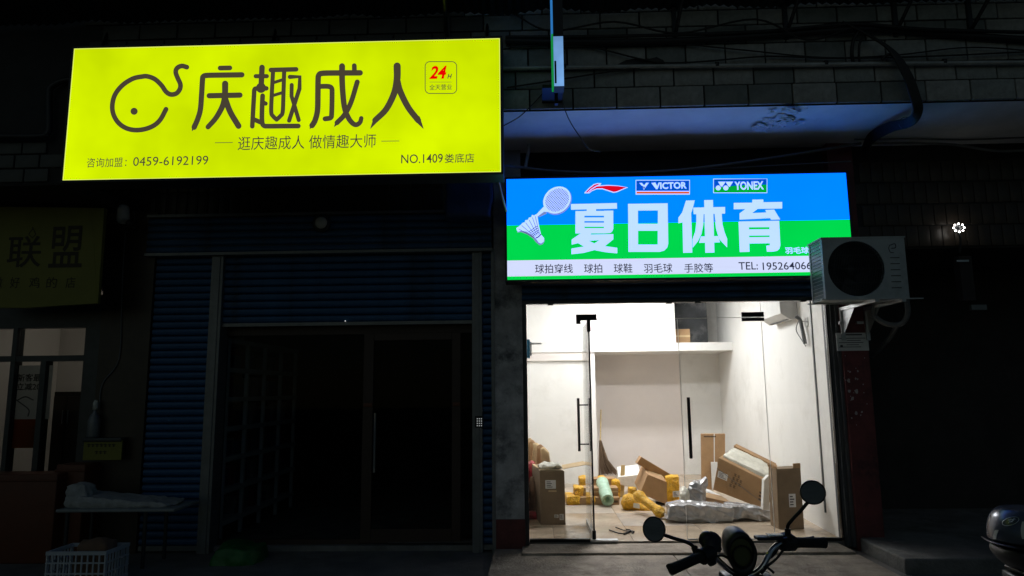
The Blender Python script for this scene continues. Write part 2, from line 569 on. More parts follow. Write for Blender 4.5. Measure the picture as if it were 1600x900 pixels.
# raised platform on the right
a, b, c_ = G(1335, 838, 0.0), G(1411, 894, 0.0), G(1600, 888, 0.0)
k = MB()
top = 0.13
pa, pb = G(1336, 836, top), G(1413, 873, top)
poly = [(pa.x, pa.y), (pb.x, pb.y), (7.5, pb.y + 0.03), (7.5, 1.6), (pa.x + 0.02, 1.6)]
n = len(poly)
k.add([(x, y, -0.05) for x, y in poly] + [(x, y, top) for x, y in poly],
      [list(range(n - 1, -1, -1)), list(range(n, 2 * n))] + [(i, (i + 1) % n, (i + 1) % n + n, i + n) for i in range(n)])
tag(build('raised_pavement', k, M['kerb_concrete'], bevel=0.015), kind='structure')

# ------------------------------------------------------------------ the building
B = thing('shop_building', 'dark old tiled shop building with overhanging upper storey and white painted underside', 'building', (0, 0, 0))
SZ = 4.18                                     # underside of the overhang
YO = -1.15                                    # face of the overhang
XM0, XM1 = -7.5, 8.0
m_ = MB()
XS = P(100, 250, YO).x                        # left of here the overhang hangs lower
m_.box((XS, YO + 0.012, SZ + 0.0), (XM1, YO + 0.25, 7.6))
m_.box((XM0, YO + 0.014, P(60, 287, YO).z), (XS, YO + 0.25, 7.6))
uw = build('upper_wall', m_, M['mortar'], B)
so = MB()
nx, ny = 60, 8
vs, fs = [], []
for i in range(nx + 1):
    for j in range(ny + 1):
        x = XS + (XM1 - XS) * i / nx
        y = YO + 0.012 + (0.0 - YO - 0.012) * j / ny
        z = SZ - 0.004 - 0.012 * rnd.random() * (0 < j < ny)
        vs.append((x, y, z))
for i in range(nx):
    for j in range(ny):
        q = i * (ny + 1) + j
        fs.append((q, q + ny + 1, q + ny + 2, q + 1))
so.add(vs, fs, True)
so.box((XS, YO + 0.26, SZ + 0.03), (XM1, 0.02, SZ + 0.12))
build('overhang_underside', so, M['soffit_paint'], B)
lo = MB()
zl = P(60, 287, YO).z
lo.box((XM0, YO + 0.02, zl - 0.01), (XS, 0.02, zl + 0.1))
build('low_overhang_underside', lo, M['dark_wall'], B)
# flaking plaster on the underside
pl = MB()
for cx, cy, rr in ((1225, 183, 34), (1210, 190, 20), (1245, 172, 16), (1190, 196, 12)):
    for q in range(7):
        ax, ay = cx + rnd.uniform(-rr, rr), cy + rnd.uniform(-rr, rr) * 0.4
        s_ = rnd.uniform(3, 8)
        pts = []
        for t in range(7):
            u = 2 * math.pi * t / 7
            kx = s_ * rnd.uniform(0.6, 1.3)
            w_ = G(ax + math.cos(u) * kx * 1.5, min(ay + math.sin(u) * kx * 0.45, 212), SZ - 0.02)
            pts.append(w_ + Vector((0, 0, rnd.uniform(-0.03, 0.0))))
        cc = sum(pts, Vector()) / 7 + Vector((0, 0, -0.004))
        pl.add(pts + [cc], [(t, (t + 1) % 7, 7) for t in range(7)])
tag(build('flaking_plaster', pl, M['peel'], B), kind='stuff')
ex = MB()
ring_ = [(1205 + 19 * math.cos(t) * (1 + .25 * math.sin(3 * t)), 188 + 6 * math.sin(t) * (1 + .3 * math.cos(2 * t)) - 9 * math.cos(t) * .5) for t in [2 * math.pi * i / 18 for i in range(18)]]
ex.add([G(x + 17, y, SZ - 0.024) for x, y in ring_], [list(range(18))])
build('bare_patch', ex, M['bare_plaster'], B)
# facing tiles of the upper wall
rows = [169.5, 136.5, 107.5, 72, 43.5, 19, -12]
zs = [P(1000, y, YO).z for y in rows]
zs[0] = SZ + 0.004
YX0, YX1 = P(112, 66, -1.45).x, P(776, 66, -1.45).x
def tiles(z0, z1, wdt, off, x0, x1, proud, name='tile'):
    srcs = []
    x = x0 - off
    while x < x1:
        cx, hw, hh = x + wdt / 2, wdt / 2 - 0.007, (z1 - z0) / 2 - 0.006
        hidden = x > YX0 + 0.45 and x + wdt < YX1 - 0.1 and z1 < 4.75
        if not hidden:
            kk = (10 + rnd.randrange(3)) if x > YX1 - 0.45 else 0  # tiles above and left of the yellow sign take the shade-darkened colour
            loc = (cx, YO + 0.012 + rnd.uniform(-0.003, 0.003), (z0 + z1) / 2)
            f = next((s for q, s in srcs if q == kk), None)
            if f is None:
                mb = MB()
                mb.bbox((-hw, -proud, -hh), (hw, 0.02, hh), 0.006)
                f = centred(name, mb, TILE[kk - 10] if kk >= 10 else TSHADE, uw, loc)
                srcs.append((kk, f))
            else:
                piece(name, f, uw, loc)
        x += wdt
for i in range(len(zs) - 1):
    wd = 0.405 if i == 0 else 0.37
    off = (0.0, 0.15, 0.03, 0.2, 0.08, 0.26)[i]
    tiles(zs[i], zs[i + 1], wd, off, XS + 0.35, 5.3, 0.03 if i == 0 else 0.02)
zl_rows = [P(60, y, YO).z for y in (285, 263, 241, 222)]
for i in range(3):
    tiles(zl_rows[i], zl_rows[i + 1], 0.24, (0.0, 0.1, 0.04)[i], XM0 + 2.5, XS - 0.2, 0.02)
# wall behind the signs, at the shopfront line
WZ0 = P(1000, 474, 0).z                       # head of the right shop's opening
LZ0 = P(540, 505, 0).z
LX0, LX1 = P(338, 690, 0).x, P(738, 690, 0).x
PX0, PX1 = P(773, 690, -0.12).x, P(823, 690, -0.12).x
RX0, RX1 = P(1328, 690, -0.12).x, P(1370, 690, -0.12).x
wf = MB()
wf.box((PX0 - 0.02, 0.0, WZ0 + 0.32), (RX1 + 0.02, 0.3, SZ + 0.05))
wf.box((P(228, 690, 0).x, 0.0, P(540, 396, 0).z), (PX0 - 0.02, 0.3, SZ + 0.05))
wf.box((XM0, 0.0, 2.75), (P(228, 690, 0).x - 0.001, 0.3, SZ + 0.05))
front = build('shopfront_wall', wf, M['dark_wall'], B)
pc = MB()
pz = P(800, 812, -0.12).z
pc.box((PX0, -0.12, pz), (PX1 - 0.03, 0.35, SZ + 0.02))
build('plastered_pier', pc, M['pier_plaster'], B, bevel=0.008)
pr = MB()
pr.box((PX0 - 0.006, -0.128, 0.0), (PX1 - 0.024, 0.34, pz + 0.004))
build('pier_base', pr, M['red_paint'], B, bevel=0.006)
rp = MB()
rp.box((RX0, -0.12, 0.0), (RX1, 0.5, SZ))
rpo = build('red_pier', rp, M['red_paint'], B, bevel=0.006)
ch = MB()
for q in range(46):
    x, y = rnd.gauss(1333, 12), rnd.gauss(590, 38)
    if not (1318 < x < 1358 and 552 < y < 700):
        continue
    s_ = rnd.choice((0.7, 1, 1.4, 2.4))
    flat_poly(ch, [(x + s_ * rnd.uniform(.5, 1.6) * math.cos(t), y + s_ * rnd.uniform(.5, 1.8) * math.sin(t)) for t in [u * 1.05 for u in range(6)]], -0.121, 0.002)
tag(build('paint_chips', ch, M['chip'], rpo), kind='stuff')
lp = MB()
LPX0, LPX1 = P(150, 600, -0.1).x, P(229, 600, -0.1).x
lp.box((LPX0, -0.1, 0), (LPX1, 0.4, zl - 0.01))
build('left_pier', lp, M['brown_tile'], B)
# upright glazed tiles over the left shop
tx0, tx1 = P(228, 306, -0.02).x, P(696, 306, -0.02).x
zt = [P(500, 333, -0.02).z, P(500, 297, -0.02).z, P(500, 262, -0.02).z]
jb = MB()
jb.box((tx0, -0.012, zt[0]), (tx1, -0.002, zt[2]))
jo = build('tile_band', jb, M['joint_light'], B)
tw = pscale(500, 306, -0.02) * 16.6
src = None
for r_ in range(2):
    x = tx0 + (0.0 if r_ == 0 else tw * 0.5) * 0
    while x + tw < tx1:
        loc = (x + tw / 2, -0.012, (zt[r_] + zt[r_ + 1]) / 2 - (0.0 if (int(round((x - tx0) / tw)) % 2) else 0.0))
        if src is None:
            mb = MB()
            mb.bbox((-tw / 2 + 0.0035, -0.012, -(zt[1] - zt[0]) / 2 + 0.0035), (tw / 2 - 0.0035, 0.006, (zt[1] - zt[0]) / 2 - 0.0035), 0.003)
            src = centred('tile', mb, M['brown_tile'], jo, loc)
        else:
            piece('tile', src, jo, loc)
        x += tw
# right-hand neighbour: dark recess, tile band above it
rb = MB()
zr = P(1480, 388, 0.0).z
rb.box((RX1 + 0.02, 0.0, zr), (XM1, 0.3, SZ + 0.05))
rb.box((RX1, 1.5, 0), (XM1, 1.7, zr + 0.2))
rb.box((RX1, 0.3, zr), (XM1, 1.5, zr + 0.1))
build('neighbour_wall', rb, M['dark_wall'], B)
jb = MB()
ax0, ax1 = RX1 + 0.04, P(1640, 330, -0.02).x
zt2 = [P(1480, 385, -0.02).z, P(1480, 352, -0.02).z, P(1480, 318, -0.02).z, P(1480, 284, -0.02).z, P(1480, 250, -0.02).z]
jb.box((ax0, -0.010, zt2[0]), (ax1, -0.001, zt2[4]))
jo2 = build('tile_band', jb, M['mortar'], B)
tw2 = 0.125
src = None
for r_ in range(4):
    x = ax0 + (0.06 if r_ % 2 else 0)
    while x + tw2 < ax1:
        hh = (zt2[1] - zt2[0]) / 2
        loc = (x + tw2 / 2, -0.010, (zt2[r_] + zt2[r_ + 1]) / 2)
        if src is None:
            mb = MB()
            mb.bbox((-tw2 / 2 + 0.004, -0.012, -hh + 0.004), (tw2 / 2 - 0.004, 0.006, hh - 0.004), 0.003)
            src = centred('tile', mb, M['brown_tile'], jo2, loc)
        else:
            piece('tile', src, jo2, loc)
        x += tw2

# ------------------------------------------------------------------ roller shutters
def slat_mesh(x0, x1, pitch):
    mb = MB()
    prof = [(0.012, -pitch / 2), (0.002, -pitch / 2 + 0.004), (-0.010, -pitch * 0.28), (-0.014, 0), (-0.010, pitch * 0.28), (0.002, pitch / 2 - 0.010), (0.012, pitch / 2 - 0.006)]
    mb.prismx(prof, -(x1 - x0) / 2, (x1 - x0) / 2)
    return mb
def curtain(parent, x0, x1, z0, z1, Y, pitch=0.077, name='slat'):
    n = max(1, round((z1 - z0) / pitch))
    pitch = (z1 - z0) / n
    s = None
    for i in range(n):
        loc = ((x0 + x1) / 2, Y, z0 + pitch * (i + 0.5))
        if s is None:
            s = centred(name, slat_mesh(x0, x1, pitch), M['shutter_blue'], parent, loc)
        else:
            piece(name, s, parent, loc)
def R4(px0, py0, px1, py1, Y):
    return rect(px0, py0, px1, py1, Y)
hx0, hx1, hz0, hz1 = R4(231, 392, 768, 336, -0.16)
hz0, hz1 = min(hz0, hz1), max(hz0, hz1)
sh = build('shutter_housing', MB().box((hx0, -0.14, hz0), (hx1, 0.0, hz1)), M['frame_dark'], B)
curtain(sh, hx0, hx1, hz0, hz1, -0.155, 0.079)
ra = MB()
ra.box((hx0 - 0.01, -0.185, hz1), (hx1 + 0.01, -0.02, hz1 + 0.03))
ra.box((hx0 - 0.01, -0.185, hz0 - 0.03), (hx1 + 0.01, -0.02, hz0))
build('housing_rail', ra, M['rail_grey'], sh)
cz0 = P(540, 503, -0.08).z
cx0, cx1 = P(339, 600, -0.08).x, P(738, 600, -0.08).x
rs = build('roller_shutter', MB().box((cx0, -0.085, cz0 - 0.035), (cx1, -0.05, cz0)), M['rail_grey'], B)
curtain(rs, cx0, cx1, cz0, hz0 - 0.03, -0.07)
ls = MB()
lx0, lx1 = P(231, 600, -0.1).x, P(322, 600, -0.1).x
ls.box((lx0, -0.085, 0.02), (lx1, -0.03, 0.07))
lso = build('roller_shutter', ls, M['rail_grey'], B)
curtain(lso, lx0, lx1, 0.07, hz0 - 0.03, -0.07)
qx0, qx1 = P(754, 600, -0.1).x, P(769, 600, -0.1).x
rso = build('roller_shutter', MB().box((qx0, -0.085, 0.02), (qx1, -0.03, 0.07)), M['rail_grey'], B)
curtain(rso, qx0, qx1, 0.07, hz0 - 0.03, -0.07)
for p0, p1 in ((320, 339), (738, 754)):
    a, b = P(p0, 640, -0.1).x, P(p1, 640, -0.1).x
    po = build('shutter_guide', MB().box((a, -0.125, 0), (b, 0.1, hz0 - 0.031)).box((a + 0.03, -0.135, 0), (b - 0.03, -0.126, hz0 - 0.04)), M['rail_grey'], B, bevel=0.004)
b_ = build('shutter_guide', MB().box((P(768.5, 640, -0.1).x, -0.14, 0), (P(774, 640, -0.1).x, 0.1, hz0)), M['rail_grey'], B)
# right shop: drum housing and the shutter end hanging under the blue sign
dx0, dx1, dz0, dz1 = R4(820, 436, 1284, 474, -0.1)
dz0, dz1 = min(dz0, dz1), max(dz0, dz1)
rs2 = build('roller_shutter', MB().box((PX1 - 0.03, -0.08, WZ0), (RX0, 0.0, WZ0 + 0.5)), M['frame_dark'], B)
curtain(rs2, PX1 - 0.03, RX0, WZ0 + 0.03, WZ0 + 0.34, -0.1)
build('bottom_rail', MB().box((PX1 - 0.03, -0.115, WZ0 - 0.005), (RX0, -0.082, WZ0 + 0.028)), M['frame_dark'], rs2)
for q in (860, 1045, 1090, 1255):
    x = P(q, 473, -0.1).x
    build('shutter_stop', MB().bbox((x - 0.03, -0.118, WZ0 - 0.02), (x + 0.03, -0.085, WZ0 - 0.006), 0.004), M['black_metal'], rs2)
# right shop: metal jambs round the opening
jm = MB()
jm.box((PX1 - 0.03, -0.10, 0.03), (XL - 0.001, 0.12, WZ0 - 0.006))
build('door_jamb', jm, M['frame_dark'], B, bevel=0.004)
jm = MB()
for i, (d0, d1, yf) in enumerate(((0.0, 0.02, -0.02), (0.022, 0.05, -0.05), (0.052, RX0 - XR - 0.002, -0.09))):
    jm.box((XR + d0, yf, 0.03), (XR + d1, 0.12, WZ0 - 0.006))
build('door_jamb', jm, M['frame_matt'], B)
build('jamb_bead', MB().box((XR + 0.0203, -0.045, 0.03), (XR + 0.0215, -0.021, WZ0 - 0.01)), M['aluminium'], B)
build('door_seal', MB().box((XR - 0.014, -0.016, 0.08), (XR - 0.001, 0.03, WZ0 - 0.006)), M['black_metal'], B)
# ------------------------------------------------------------------ right shop, inside
from mathutils import noise as mnoise
YL = G(905, 756, FZ).y
YR = G(1060, 741, FZ).y
CR = G(1134, 741, FZ)
CEIL = 3.35
def wallx(y):                                 # right wall runs slightly outward
    t = y / CR.y
    return XR + 0.0 + (CR.x - XR) * t
def W(px, py, off=0.0):                       # point of the right wall under a pixel
    d = ray(px, py)
    m = (CR.x - XR) / CR.y
    t = (XR + m * (0 - 0) - CAM.x + m * CAM.y - off) / (d.x - m * d.y)
    return CAM + d * t
fl = MB()
fl.add([(-1.5, 0.0, FZ - 0.008), (CR.x + 0.6, 0.0, FZ - 0.008), (CR.x + 0.6, YR + 0.1, FZ - 0.008), (-1.5, YR + 0.1, FZ - 0.008)], [(0, 1, 2, 3)])
fl.box((XL - 0.05, -0.004, 0.0), (XR + 0.05, 0.12, FZ - 0.01))
sf = tag(build('shop_floor', fl, M['grout']), kind='structure')
WL[sf.name] = sf.location.copy()
ts = 0.8
jx = G(975, 822, FZ).x
x = jx - ts * 2
srcs = {}
while x < CR.x + 0.3:
    y = 0.004
    while y < YR:
        kk = rnd.random() < 0.25
        d = min(ts, YR + 0.08 - y)
        if d < ts:
            mb = MB().bbox((-ts / 2 + .002, -d / 2 + .002, -0.02), (ts / 2 - .002, d / 2 - .002, 0), 0.002)
            centred('floor_tile', mb, M['floor_tile'], sf, (x + ts / 2, y + d / 2, FZ))
        elif kk in srcs:
            piece('floor_tile', srcs[kk], sf, (x + ts / 2, y + ts / 2, FZ + rnd.uniform(-.0008, .0008)))
        else:
            mb = MB().bbox((-ts / 2 + .002, -ts / 2 + .002, -0.02), (ts / 2 - .002, ts / 2 - .002, 0), 0.002)
            srcs[kk] = centred('floor_tile', mb, M['floor_tile_grey' if kk else 'floor_tile'], sf, (x + ts / 2, y + ts / 2, FZ))
        y += ts
    x += ts
# walls
build('shop_left_wall', MB().box((XL - 0.2, 0.125, 0), (XL - 0.035, YR + 0.2, CEIL)), M['white_paint'], B)
rw = MB()
rw.hexa([(XR + 0.002, 0.125, 0), (XR + 0.25, 0.125, 0), (CR.x + 0.25, CR.y + .2, 0), (CR.x, CR.y + .2, 0),
         (XR + 0.002, 0.125, CEIL), (XR + 0.25, 0.125, CEIL), (CR.x + 0.25, CR.y + .2, CEIL), (CR.x, CR.y + .2, CEIL)])
build('shop_right_wall', rw, M['white_paint'], B)
xc0, xc1 = P(918, 650, YL).x, P(932, 650, YL).x
build('shop_rear_wall', MB().box((xc1 - 0.3, YR, 0), (P(1066, 650, YR).x, YR + 0.2, CEIL)), M['warm_paint'], B)
build('shop_rear_wall', MB().box((P(1066, 650, YR).x + 0.002, YR - 0.03, 0), (CR.x + 0.3, YR + 0.2, CEIL)), M['white_paint'], B)
build('partition_wall', MB().box((XL - 0.1, YL + 0.06, 0), (xc0, YR + 0.1, CEIL)), M['white_paint'], B)
build('partition_post', MB().box((xc0 + 0.001, YL + 0.03, 0), (xc1, YR + 0.1, CEIL)), M['white_paint'], B, bevel=0.004)
zb = P(990, 549, YL).z
zs_ = P(1090, 535, YL).z
nx0 = P(1055, 510, YL).x
lf = MB()
lf.box((XL - 0.1, YL, zs_), (nx0, YL + 0.14, CEIL))
lf.box((XL - 0.1, YL - 0.003, zb), (wallx(YL) + 0.1, YR + 0.1, zs_))
loft = build('loft', lf, M['white_paint'], B)
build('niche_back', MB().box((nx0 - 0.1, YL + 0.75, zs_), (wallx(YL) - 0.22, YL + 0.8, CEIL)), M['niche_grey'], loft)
build('cove_lip', MB().box((XL - 0.1, YL + 0.015, zb - 0.14), (xc0 - 0.002, YL + 0.059, zb - 0.001)), M['warm_paint'], loft)
build('shop_ceiling', MB().box((XL - 0.3, 0.05, CEIL), (CR.x + 0.5, YR + 0.3, CEIL + 0.15)).box((XL - 0.2, 0.03, WZ0 + 0.3), (XR + 0.3, 0.12, CEIL)), M['white_paint'], B)
# skirting marks, wall trim
wt = MB()
for px0, py0, px1, py1, hw in ((1267, 470, 1290, 800, 0.012),):
    a, b = W(px0, py0), W(px1, py1)
    wt.box((a.x - 0.02, a.y - hw, b.z), (a.x + 0.05, a.y + hw, CEIL))
build('wall_trim', wt, M['rail_grey'], B)
sw = P(824, 545, 0.6)
sb = thing('switch_box', 'small blue and white switch box on the white left wall of the lit shop', 'switch box', (XL + 0.02, 0.6, P(824, 560, 0.6).z))
build('box', MB().bbox((XL - 0.034, 0.5, P(824, 560, 0.6).z), (XL + 0.03, 0.66, P(824, 531, 0.6).z), 0.01), M['blue_plastic'], sb)
build('cover', MB().bbox((XL + 0.031, 0.52, P(824, 556, 0.6).z), (XL + 0.05, 0.64, P(824, 535, 0.6).z), 0.006), M['white_plastic'], sb)
br = P(838, 537, 2.2)
tag(build('wall_bracket', MB().bbox((XL - 0.036, 2.19, br.z - 0.012), (P(846, 537, 2.2).x, 2.22, br.z + 0.012), 0.004), M['aluminium']), 'short metal bracket sticking out of the white left wall', 'bracket')
# lamps under the ceiling
for i, (lx, ly) in enumerate(((1.35, 2.0), (1.55, 3.4))):
    lm = thing('ceiling_lamp', ('white strip lamp on the shop ceiling by the door' if i == 0 else 'white strip lamp on the shop ceiling by the loft'), 'lamp', (lx, ly, CEIL))
    build('housing', MB().bbox((lx - 0.62, ly - 0.10, CEIL - 0.05), (lx + 0.62, ly + 0.10, CEIL), 0.01), M['white_plastic'], lm)
    build('tube', MB().bbox((lx - 0.6, ly - 0.085, CEIL - 0.085), (lx + 0.6, ly + 0.085, CEIL - 0.052), 0.012), M['lamp_tube'], lm)

# ------------------------------------------------------------------ glass front of the right shop
TR = P(1050, 497, 0.0).z
xa, xb, xc, xd = P(919, 600, 0).x, P(1064, 600, 0).x, P(1197, 600, 0).x, XR - 0.016
GY = 0.02
def pane(parent, x0, x1, z0, z1, y=GY, name='pane'):
    p = build(name, MB().box((x0, y, z0), (x1, y + 0.010, z1)), M['clear_glass'], parent)
    return p
gf = build('glass_front', MB().box((XL + 0.002, 0.005, FZ - 0.008), (xa - 0.01, 0.05, FZ + 0.022)).box((xc + 0.01, 0.005, FZ - 0.008), (xd, 0.05, FZ + 0.022)), M['black_metal'], B)
pane(gf, XL + 0.002, xa - 0.002, FZ + 0.02, WZ0)
pane(gf, xa + 0.002, xc - 0.002, TR, WZ0)
pane(gf, xc + 0.002, xd, FZ + 0.02, WZ0)
ed = MB()
for x in (xa, xc):
    ed.box((x - 0.0015, GY - 0.001, FZ + 0.02), (x + 0.0015, GY + 0.011, WZ0))
ed.box((xa, GY - 0.001, TR - 0.003), (xc, GY + 0.011, TR + 0.001))
build('pane_edge', ed, M['white_plastic'], gf)
fit = MB()
h0 = pscale(920, 497, 0)
fit.box((xa - 16 * h0, GY - 0.008, TR - 0.01), (xa + 16 * h0, GY + 0.018, TR + 8 * h0))
fit.box((xa - 16 * h0, GY - 0.008, TR - 7 * h0), (xa - 9 * h0, GY + 0.018, TR - 0.01))
build('patch_fitting', fit, M['black_metal'], gf)
fit = MB().box((xc - 30 * h0, GY - 0.008, TR - 6 * h0), (xc + 4 * h0, GY + 0.018, TR - 0.006)).box((xc - 30 * h0, GY - 0.008, TR + 0.004), (xc + 4 * h0, GY + 0.018, TR + 8 * h0))
build('patch_fitting', fit, M['black_metal'], gf)
def handle(parent, x, y, z0, z1, ax, gap=0.05):
    hb = MB()
    a = Vector(ax)
    for s_ in (-1, 1):
        c = Vector((x, y, 0)) + a * s_ * gap
        hb.tube([c + Vector((0, 0, z0)), c + Vector((0, 0, z1))], 0.016, 10)
    for z in (z0 + 0.08, z1 - 0.08):
        hb.tube([Vector((x, y, z)) - a * gap, Vector((x, y, z)) + a * gap], 0.008, 8)
    return build('handle', hb, M['black_metal'], parent)
# right leaf, closed
dl = build('glass_door', MB().box((xb, GY - 0.004, FZ + 0.006), (xc - 0.004, GY + 0.014, FZ + 0.016)), M['aluminium'], B)
pane(dl, xb, xc - 0.004, FZ + 0.016, TR - 0.006, GY)
build('pane_edge', MB().box((xb - 0.003, GY - 0.001, FZ + 0.016), (xb, GY + 0.011, TR - 0.006)), M['white_plastic'], dl)
handle(dl, xb + 0.075, GY + 0.005, P(1072, 716, 0).z, P(1072, 621, 0).z, (0.25, 1, 0))
# left leaf, folded back into the shop
LW = xb - xa
dl2 = build('glass_door', MB().box((xa + 0.012, 0.04, FZ + 0.006), (xa + 0.03, LW, FZ + 0.05)), M['aluminium'], B)
build('pane', MB().box((xa + 0.018, 0.04, FZ + 0.016), (xa + 0.028, LW + 0.04, TR - 0.01)), M['clear_glass'], dl2)
build('hinge_post', MB().tube([(xa + 0.024, 0.028, FZ), (xa + 0.024, 0.028, TR - 0.005)], 0.009, 8).tube([(xa + 0.024, 0.028, FZ), (xa + 0.024, 0.028, FZ + 0.10)], 0.02, 8).tube([(xa + 0.024, 0.028, TR - 0.13), (xa + 0.024, 0.028, TR - 0.005)], 0.02, 8), M['black_metal'], dl2)
yh = LW - 0.02
handle(dl2, xa + 0.023, yh, P(916, 705, yh).z, P(916, 622, yh).z, (1, 0, 0), 0.07)
build('floor_plate', MB().bbox((xa - 0.02, -0.03, FZ - 0.005), (xa + 0.26, 0.06, FZ + 0.018), 0.004), M['aluminium'], dl2)

# ------------------------------------------------------------------ indoor air conditioner on the right wall
nr, fr_ = W(1247, 490), None
ac = thing('indoor_air_conditioner', 'white wall air conditioner mounted high on the lit shop right wall', 'air conditioner', (nr.x, nr.y, nr.z))
wd = Vector((CR.x - XR, CR.y, 0)).normalized()
nn = Vector((-wd.y, wd.x, 0))
z1_, z0_ = P(1235, 455, nr.y).z, P(1240, 497, nr.y).z
def accorner(s_, o_, z):
    p = Vector((nr.x, nr.y, 0)) + wd * s_ + nn * o_
    return (p.x, p.y, z)
prof = [(0.0, z0_), (0.10, z0_ - 0.01), (0.20, z0_ + 0.06), (0.21, z1_ - 0.03), (0.18, z1_), (0.0, z1_)]
mb = MB()
n = len(prof)
mb.add([accorner(0, o_, z) for o_, z in prof] + [accorner(0.85, o_, z) for o_, z in prof],
       [list(range(n)), list(range(2 * n - 1, n - 1, -1))] + [(i, (i + 1) % n, (i + 1) % n + n, i + n) for i in range(n)])
build('casing', mb, M['white_plastic'], ac)
mb = MB()
mb.add([accorner(.05, .085, z0_ - .014), accorner(.8, .085, z0_ - .014), accorner(.8, .12, z0_ - .004), accorner(.05, .12, z0_ - .004)], [(0, 1, 2, 3)])
build('air_slot', mb, M['black_plastic'], ac)
mb = MB()
mb.add([accorner(-.002, .05, z0_ + .12), accorner(-.002, .13, z0_ + .12), accorner(-.002, .13, z0_ + .2), accorner(-.002, .05, z0_ + .2)], [(0, 1, 2, 3)])
build('rating_label', mb, M['paper'], ac)
hs = MB()
pts = [W(1244, 494, 0.10), W(1250, 500, 0.06), W(1253, 512, 0.05), W(1256, 526, 0.05), W(1258, 537, 0.04)]
hs.tube(catmull(pts), 0.022, 8)
hs.tube(catmull([W(1249, 498, .06), W(1244, 515, .04), W(1252, 530, .04), W(1259, 541, .03)]), 0.006, 6)
hs.tube(catmull([W(1250, 502, .05), W(1256, 502, .02), W(1262, 503, .015)]), 0.006, 6)
tag(build('drain_hose', hs, M['cable_grey']), 'grey wrapped hose hanging below the indoor air conditioner', 'hose')
so_ = W(1262, 503)
tag(build('wall_socket', MB().bbox((so_.x - 0.02, so_.y - 0.04, so_.z - 0.05), (so_.x + 0.01, so_.y + 0.04, so_.z + 0.05), 0.005), M['white_plastic']), 'small white socket plate beside the indoor air conditioner', 'socket')

# ------------------------------------------------------------------ goods on the shop floor
def hexpts(p4, Y, dv):
    """front face BL, BR, TR, TL (pixels at depth Y), pushed back by dv"""
    f = [P(x, y, Y) for x, y in p4]
    bk = [p + Vector(dv) for p in f]
    return [f[0], f[1], bk[1], bk[0], f[3], f[2], bk[2], bk[3]]
def tri(p8, u, v, w_):
    b0 = p8[0].lerp(p8[1], u).lerp(p8[3].lerp(p8[2], u), v)
    b1 = p8[4].lerp(p8[5], u).lerp(p8[7].lerp(p8[6], u), v)
    return b0.lerp(b1, w_)
def soft(p8, n=12, rnd_=0.45, amp=0.02, fr=7.0, seed=0, pinch=0.0, crease=0.0):
    mid8 = sum(p8, Vector()) / 8
    bm = bmesh.new()
    bmesh.ops.create_cube(bm, size=2)
    bmesh.ops.subdivide_edges(bm, edges=bm.edges[:], cuts=n, use_grid_fill=True)
    for v in bm.verts:
        c = v.co.copy()
        c = c.lerp(c.normalized() * max(abs(c.x), abs(c.y), abs(c.z)) * 1.12, rnd_)
        if pinch:
            e = max(abs(c.x) - 0.55, 0) / 0.45
            c.z *= 1 - pinch * min(1, e)
        q = tri(p8, c.x / 2 + .5, c.y / 2 + .5, c.z / 2 + .5)
        nv = mnoise.noise_vector(q * fr + Vector((seed, seed * 2, 0)))
        v.co = q + nv * amp + mnoise.noise_vector(q * fr * 2.7) * amp * 0.45
        if crease:
            w_ = 1 - 2.2 * abs(mnoise.noise(Vector((q.x * 5 + seed, q.y * 4, q.z * 11 + q.x * 4))))
            v.co += (q - mid8).normalized() * crease * max(0, w_) ** 2
    mb = MB()
    mb.bm(bm, True)
    return mb
def face_quad(p8, face, u0, u1, v0, v1, lay=0.003):
    idx = {'front': (0, 1, 5, 4), 'left': (3, 0, 4, 7), 'right': (1, 2, 6, 5), 'top': (4, 5, 6, 7)}[face]
    a, b, c, d = (p8[i] for i in idx)
    nrm = (b - a).cross(d - a).normalized()
    f = lambda u, v: a.lerp(b, u).lerp(d.lerp(c, u), v) + nrm * lay
    return [f(u0, v0), f(u1, v0), f(u1, v1), f(u0, v1)], f
def sticker(parent, p8, face, u0, u1, v0, v1, mat='paper', name='label_sticker', ink=True):
    q, f = face_quad(p8, face, u0, u1, v0, v1)
    o = build(name, MB().add(q, [(0, 1, 2, 3)]), M[mat], parent)
    if ink:
        mb = MB()
        for i in range(4):
            r0 = 0.15 + i * 0.2
            uu = lambda t: u0 + (u1 - u0) * t
            vv = lambda t: v0 + (v1 - v0) * t
            q2, _ = face_quad(p8, face, uu(0.12), uu(rnd.uniform(0.5, 0.88)), vv(r0), vv(r0 + 0.09), 0.005)
            mb.add(q2, [(0, 1, 2, 3)])
        build('print', mb, M['paper_ink'], o)
    return o
def carton(label, p8, mat='cardboard', tape='top', group=None):
    base = Vector(((p8[0].x + p8[2].x) / 2, (p8[0].y + p8[2].y) / 2, min(p.z for p in p8)))
    t = thing('cardboard_box', label, 'box', base, group)
    build('carton', MB().hexa(p8), M[mat], t, bevel=0.006)
    if tape:
        q, _ = face_quad(p8, tape, 0.0, 1.0, 0.44, 0.56)
        build('tape', MB().add(q, [(0, 1, 2, 3)]), M['tape'], t)
    return t
def floorY(px, py):
    return G(px, py, FZ).y

